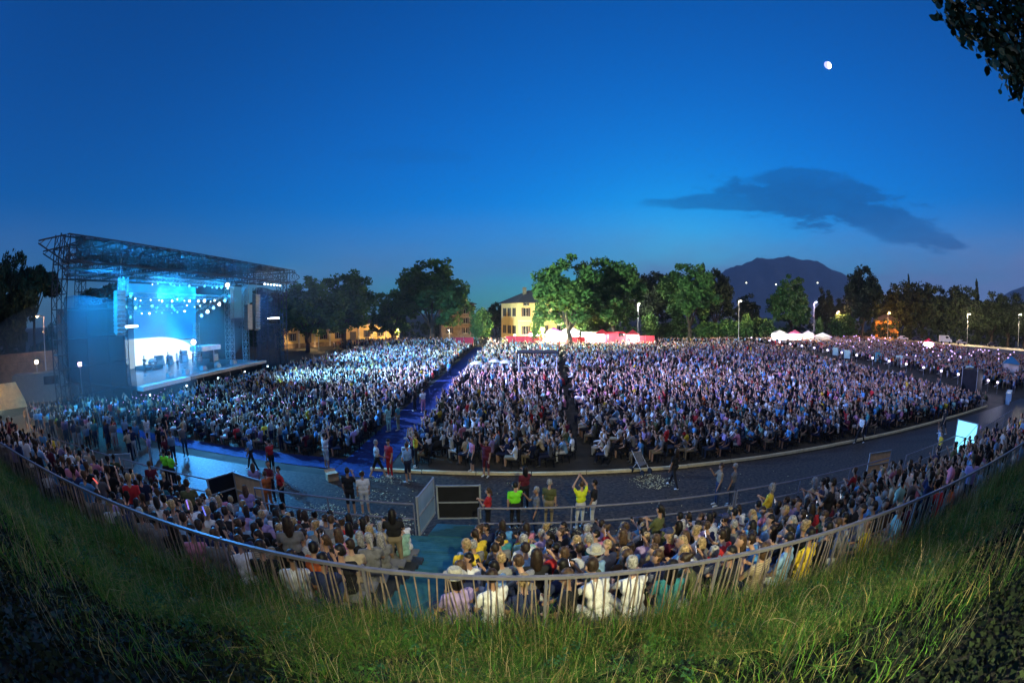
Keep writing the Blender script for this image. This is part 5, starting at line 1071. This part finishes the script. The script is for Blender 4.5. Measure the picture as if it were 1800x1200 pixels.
ix = gi.uniform(-9, 10, n_i); iy = gi.uniform(-.6, 2.35, n_i) + .25*np.sin(ix*1.7); iz = bank_z(ix, iy) + gi.uniform(.0, .10, n_i)*(1+.6*np.sin(ix*3.1)*np.cos(iy*4.2))
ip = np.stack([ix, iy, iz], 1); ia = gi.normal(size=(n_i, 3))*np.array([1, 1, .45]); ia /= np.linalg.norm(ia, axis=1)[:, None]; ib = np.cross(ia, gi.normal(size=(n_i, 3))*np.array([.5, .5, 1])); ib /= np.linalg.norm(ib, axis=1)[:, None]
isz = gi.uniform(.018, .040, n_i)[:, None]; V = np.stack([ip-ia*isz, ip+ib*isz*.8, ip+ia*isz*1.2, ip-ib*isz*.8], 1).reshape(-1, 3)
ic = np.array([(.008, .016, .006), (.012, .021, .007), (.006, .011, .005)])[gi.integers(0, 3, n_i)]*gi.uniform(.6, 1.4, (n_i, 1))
tag(link('corner_shade_ivy', np_mesh('corner_shade_ivy', V, np.arange(n_i*4).reshape(-1, 4), ic, quads=True), attr_mat('ivy darkened as corner shade', rough=.95)), 'near-black ivy added as shade over the bank in the bottom corners', 'ivy', None, 'stuff')
# a tree of the rampart avenue leans in from the right; more of the row, unseen, are added behind the viewer to shade the bank
def leafy(anchors, seed, size, per, spread):
    g = random.Random(seed); V = []; F = []
    for a in anchors:
        for _ in range(per):
            c = Vector(a) + Vector((g.gauss(0, spread), g.gauss(0, spread), g.gauss(0, spread*.9)-.05)); d = Vector((g.gauss(0, 1), g.gauss(0, 1), g.gauss(-.8, .7))).normalized(); s = d.orthogonal().normalized(); s = Matrix.Rotation(g.uniform(0, 6.28), 3, d) @ s; u = s.cross(d)*.25; l = size*g.uniform(.7, 1.3); b = len(V)
            for t, wv in ((0, 0), (.25, .30), (.55, .36), (.8, .2), (1, 0)):
                if wv: V += [tuple(c + d*l*t + s*l*wv + u*l*.3), tuple(c + d*l*t - s*l*wv + u*l*.3)]
                else: V.append(tuple(c + d*l*t))
            F += [(b, b+1, b+2), (b+1, b+3, b+4, b+2), (b+3, b+5, b+6, b+4), (b+5, b+7, b+6)]
    return V, F
TR = Vector((9.6, -3.2, 5.3)); av = empty('overhanging_tree', TR, label='dark leafy tree whose twigs hang into the upper right corner', cat='tree')
def sub(v): return tuple(Vector(v)-TR)
tk = MB().path([sub((9.6, -3.2, 5.2)), sub((9.5, -3.0, 8)), sub((9.2, -2.6, 10.5)), sub((9.0, -2.0, 13))], [.34, .30, .24, .12], 10)
hang = []
for px, py, d in ((1668, 4, 6.2), (1672, 22, 6.2), (1690, 12, 6.3), (1692, 34, 6.1), (1700, 50, 6.2), (1715, 15, 6.4), (1720, 38, 6.3), (1730, 62, 6.2), (1738, 82, 6.2), (1745, 40, 6.4), (1752, 70, 6.3), (1760, 92, 6.2), (1770, 25, 6.5), (1775, 55, 6.4), (1782, 80, 6.3), (1792, 105, 6.2), (1784, 138, 6.1), (1797, 125, 6.2), (1798, 40, 6.5), (1740, 8, 6.5), (1765, 5, 6.5), (1796, 8, 6.5), (1710, -15, 6.5), (1750, -25, 6.5), (1790, -25, 6.6)):
    dr = Vector(ray(px, py)); h = hypot(dr.x, dr.y); hang.append(Vector((0, 0, CAM_H)) + dr*(d/h))
root = Vector((7.4, .4, 12.2)); tk.path([sub((9.2, -2.6, 10.5)), sub((8.4, -1.2, 11.8)), sub(root)], [.16, .11, .06], 7)
for p in hang: tk.path([sub(root), sub(root.lerp(p, .6)+Vector((0, 0, .15))), sub(p)], [.025, .014, .006], 4)
tk.build('trunk', M_BARK, av, True)
V, F = leafy([sub(p) for p in hang], 5, .145, 46, .15); me = bpy.data.meshes.new('leaves'); me.from_pydata(V, [], F); me.update(); link('leaves', me, mat('dark broad leaves', (.030, .050, .018), .6, .2, 5), av)
cs = []; rs = []
g = random.Random(4)
for _ in range(150):
    u, v_ = g.uniform(0, 6.28), g.uniform(-.7, 1); q = sqrt(1-v_*v_); k = g.uniform(.5, 1); cs.append((-.2+3.6*q*cos(u)*k, -.6+3.4*q*sin(u)*k, 7.6+2.8*v_*k)); rs.append(.8)
V, F, cl = leaf_cloud(cs, rs, 60, .16, GREENS, 77); link('crown', np_mesh('crown', V, F, cl, quads=True), M_LEAF, av)
for k, (x, y, lab) in enumerate(((-11, -6.4, 'left of'), (4.0, -11.5, 'well behind'), (20, -4.8, 'far right of'), (-21, -4.6, 'far left of'))):
    o = tree(0, 0, 0, 1, 'broad', f'unseen avenue tree added for shade {lab} the viewer on the rampart', 'unseen shade trees on the rampart', k, (x, y), 13.0, 11.0); o.location.z = 5.2
assumed_lamp = empty('street_lamp', (1.6, -4.6, 5.4), label='assumed unseen avenue lamp added on the rampart path behind the viewer', cat='street lamp')  # assumed lamp, out of view, added to light the near grass and fence
MB().tube((0, 0, -.1), (0, 0, 4.6), .07, .05, 8).build('pole', M_FRAME, assumed_lamp); MB().tube((0, 0, 4.6), (0, .7, 4.8), .035).build('arm', M_FRAME, assumed_lamp); MB().box((0, .85, 4.8), (.28, .5, .12)).build('head', M_FRAME, assumed_lamp)
MB().lathe([(.05, -.10), (.14, -.05), (.14, 0)], 10, (0, .85, 4.73)).build('bulb', emis('assumed lamp bulb', (1, .85, .62), 8), assumed_lamp); spot('street_lamp_light', (1.6, -3.7, 9.95), (1.6, 4.2, 3.4), 1700, (1, .94, .52), 58, 1.0, .12)  # beam of the assumed lamp, aimed at the bank and fence
# ------------------------------------------------------------------ moon and lights on the mountain
dm = Vector(ray(1455, 115)).normalized()*20000 + Vector((0, 0, CAM_H))
mm = bpy.data.materials.new('moon phase glow'); mm.use_nodes = True; t = mm.node_tree; p = t.nodes['Principled BSDF']; p.inputs['Base Color'].default_value = (.2, .2, .2, 1)
tc = t.nodes.new('ShaderNodeTexCoord'); dt = t.nodes.new('ShaderNodeVectorMath'); dt.operation = 'DOT_PRODUCT'; t.links.new(tc.outputs['Object'], dt.inputs[0]); dt.inputs[1].default_value = (.75, -.62, -.25)
rp = t.nodes.new('ShaderNodeValToRGB'); t.links.new(dt.outputs['Value'], rp.inputs[0]); rp.color_ramp.elements[0].position = .0; rp.color_ramp.elements[0].color = (.10, .10, .28, 1); rp.color_ramp.elements[1].position = .5; rp.color_ramp.elements[1].color = (1, .90, .98, 1)  # bright and dim sides of the moon painted into its emission
t.links.new(rp.outputs[0], p.inputs['Emission Color']); p.inputs['Emission Strength'].default_value = 2.2
prof = [(sin(a), -cos(a)) for a in np.linspace(.02, pi-.02, 14)]
mo = MB().lathe(prof, 24).build('moon', mm, None, True, dm); mo.scale = (165,)*3; tag(mo, 'bright half moon glowing alone in the upper right sky', 'moon')
for k, (px, py) in enumerate(((1312, 497), (1437, 497), (1364, 500))):
    d = Vector(ray(px, py)); h = hypot(d.x, d.y); o = MB().lathe([(.3, -1), (1, -.4), (1, .4), (.3, 1)], 8).build('house_light', emis('far window glow %d' % k, (1, .9, .7), 5), None, False, Vector((0, 0, CAM_H)) + d/h*3380); o.scale = (3.0,)*3; tag(o, f'tiny distant light on the mountain slope, {ORD[k]} of three', 'light', 'lights on the mountain')
# blue glow sticks and small coloured lights held in the grandstand
gs = MB().lathe([(.006, -.085), (.012, -.08), (.012, .08), (.006, .085)], 7).mesh('glow_stick')
for k, (x, y, z, c, lab) in enumerate(((14.2, 6.8, 3.1, (.10, .12, 1), 'blue glow stick held near the fence on the right, left of two'), (16.1, 6.6, 3.2, (.14, .12, 1), 'blue glow stick held near the fence on the right, right of two'), (17.6, 9.4, 2.5, (.10, .14, 1), 'blue glow stick raised by the low beige board'), (21.6, 10.0, 2.4, (.35, .25, 1), 'violet glow stick before the bright cyan panel'), (-5.4, 5.2, 3.95, (.30, .20, 1), 'violet glow stick over the fence left of the stair'), (-5.1, 5.3, 3.85, (.16, .20, 1), 'blue glow stick close beside the violet one'), (-8.3, 5.0, 3.9, (1, .12, .10), 'small red glow stick at the left part of the fence'))):
    o = link('glow_stick', gs.copy(), emis('glow %d' % k, c, .40), None, (x, y, z)); o.rotation_euler = (rnd.uniform(-.6, .6), rnd.uniform(-.6, .6), 0); tag(o, lab, 'glow stick', 'glow sticks in the grandstand')
# ------------------------------------------------------------------ the air between the camera and the mountains
hz = MB().span((-7050, -7050, -1.4), (7050, 7050, 780)).build('haze'); tag(hz, kind='stuff')
hm = bpy.data.materials.new('evening haze'); hm.use_nodes = True; t = hm.node_tree; t.nodes.remove(t.nodes['Principled BSDF'])
pv = t.nodes.new('ShaderNodeVolumePrincipled'); pv.inputs['Color'].default_value = (.80, .87, 1.0, 1); pv.inputs['Density'].default_value = 9e-5; pv.inputs['Anisotropy'].default_value = .2
t.links.new(pv.outputs[0], t.nodes['Material Output'].inputs['Volume']); hz.data.materials.append(hm)
# smoke drifting about the stage, lit by its lamps
def puff(c, r): return MB().lathe([(sin(a), -cos(a)) for a in np.linspace(.02, pi-.02, 16)], 28).build('stage_smoke', None, None, True, c), r
sm, r_ = puff((-37, 35.5, 6.2), (8.6, 13.5, 6.2)); sm.scale = r_; tag(sm, 'thin blue-lit smoke hanging inside the stage', 'smoke', None, 'stuff')
hm = bpy.data.materials.new('stage smoke'); hm.use_nodes = True; t = hm.node_tree; t.nodes.remove(t.nodes['Principled BSDF'])
pv = t.nodes.new('ShaderNodeVolumePrincipled'); pv.inputs['Color'].default_value = (.55, .84, 1.0, 1); pv.inputs['Density'].default_value = .017
t.links.new(pv.outputs[0], t.nodes['Material Output'].inputs['Volume']); sm.data.materials.append(hm)
s2_, r_ = puff((-28.2, 17.5, 3.4), (8.0, 11.0, 5.4)); s2_.scale = r_; tag(s2_, 'thin blue-lit smoke drifting out past the near cloth wing', 'smoke', None, 'stuff'); hm2 = hm.copy(); hm2.name = 'drifting smoke'; s2_.data.materials.append(hm2); [n for n in hm2.node_tree.nodes if n.type == 'PRINCIPLED_VOLUME'][0].inputs['Density'].default_value = .013
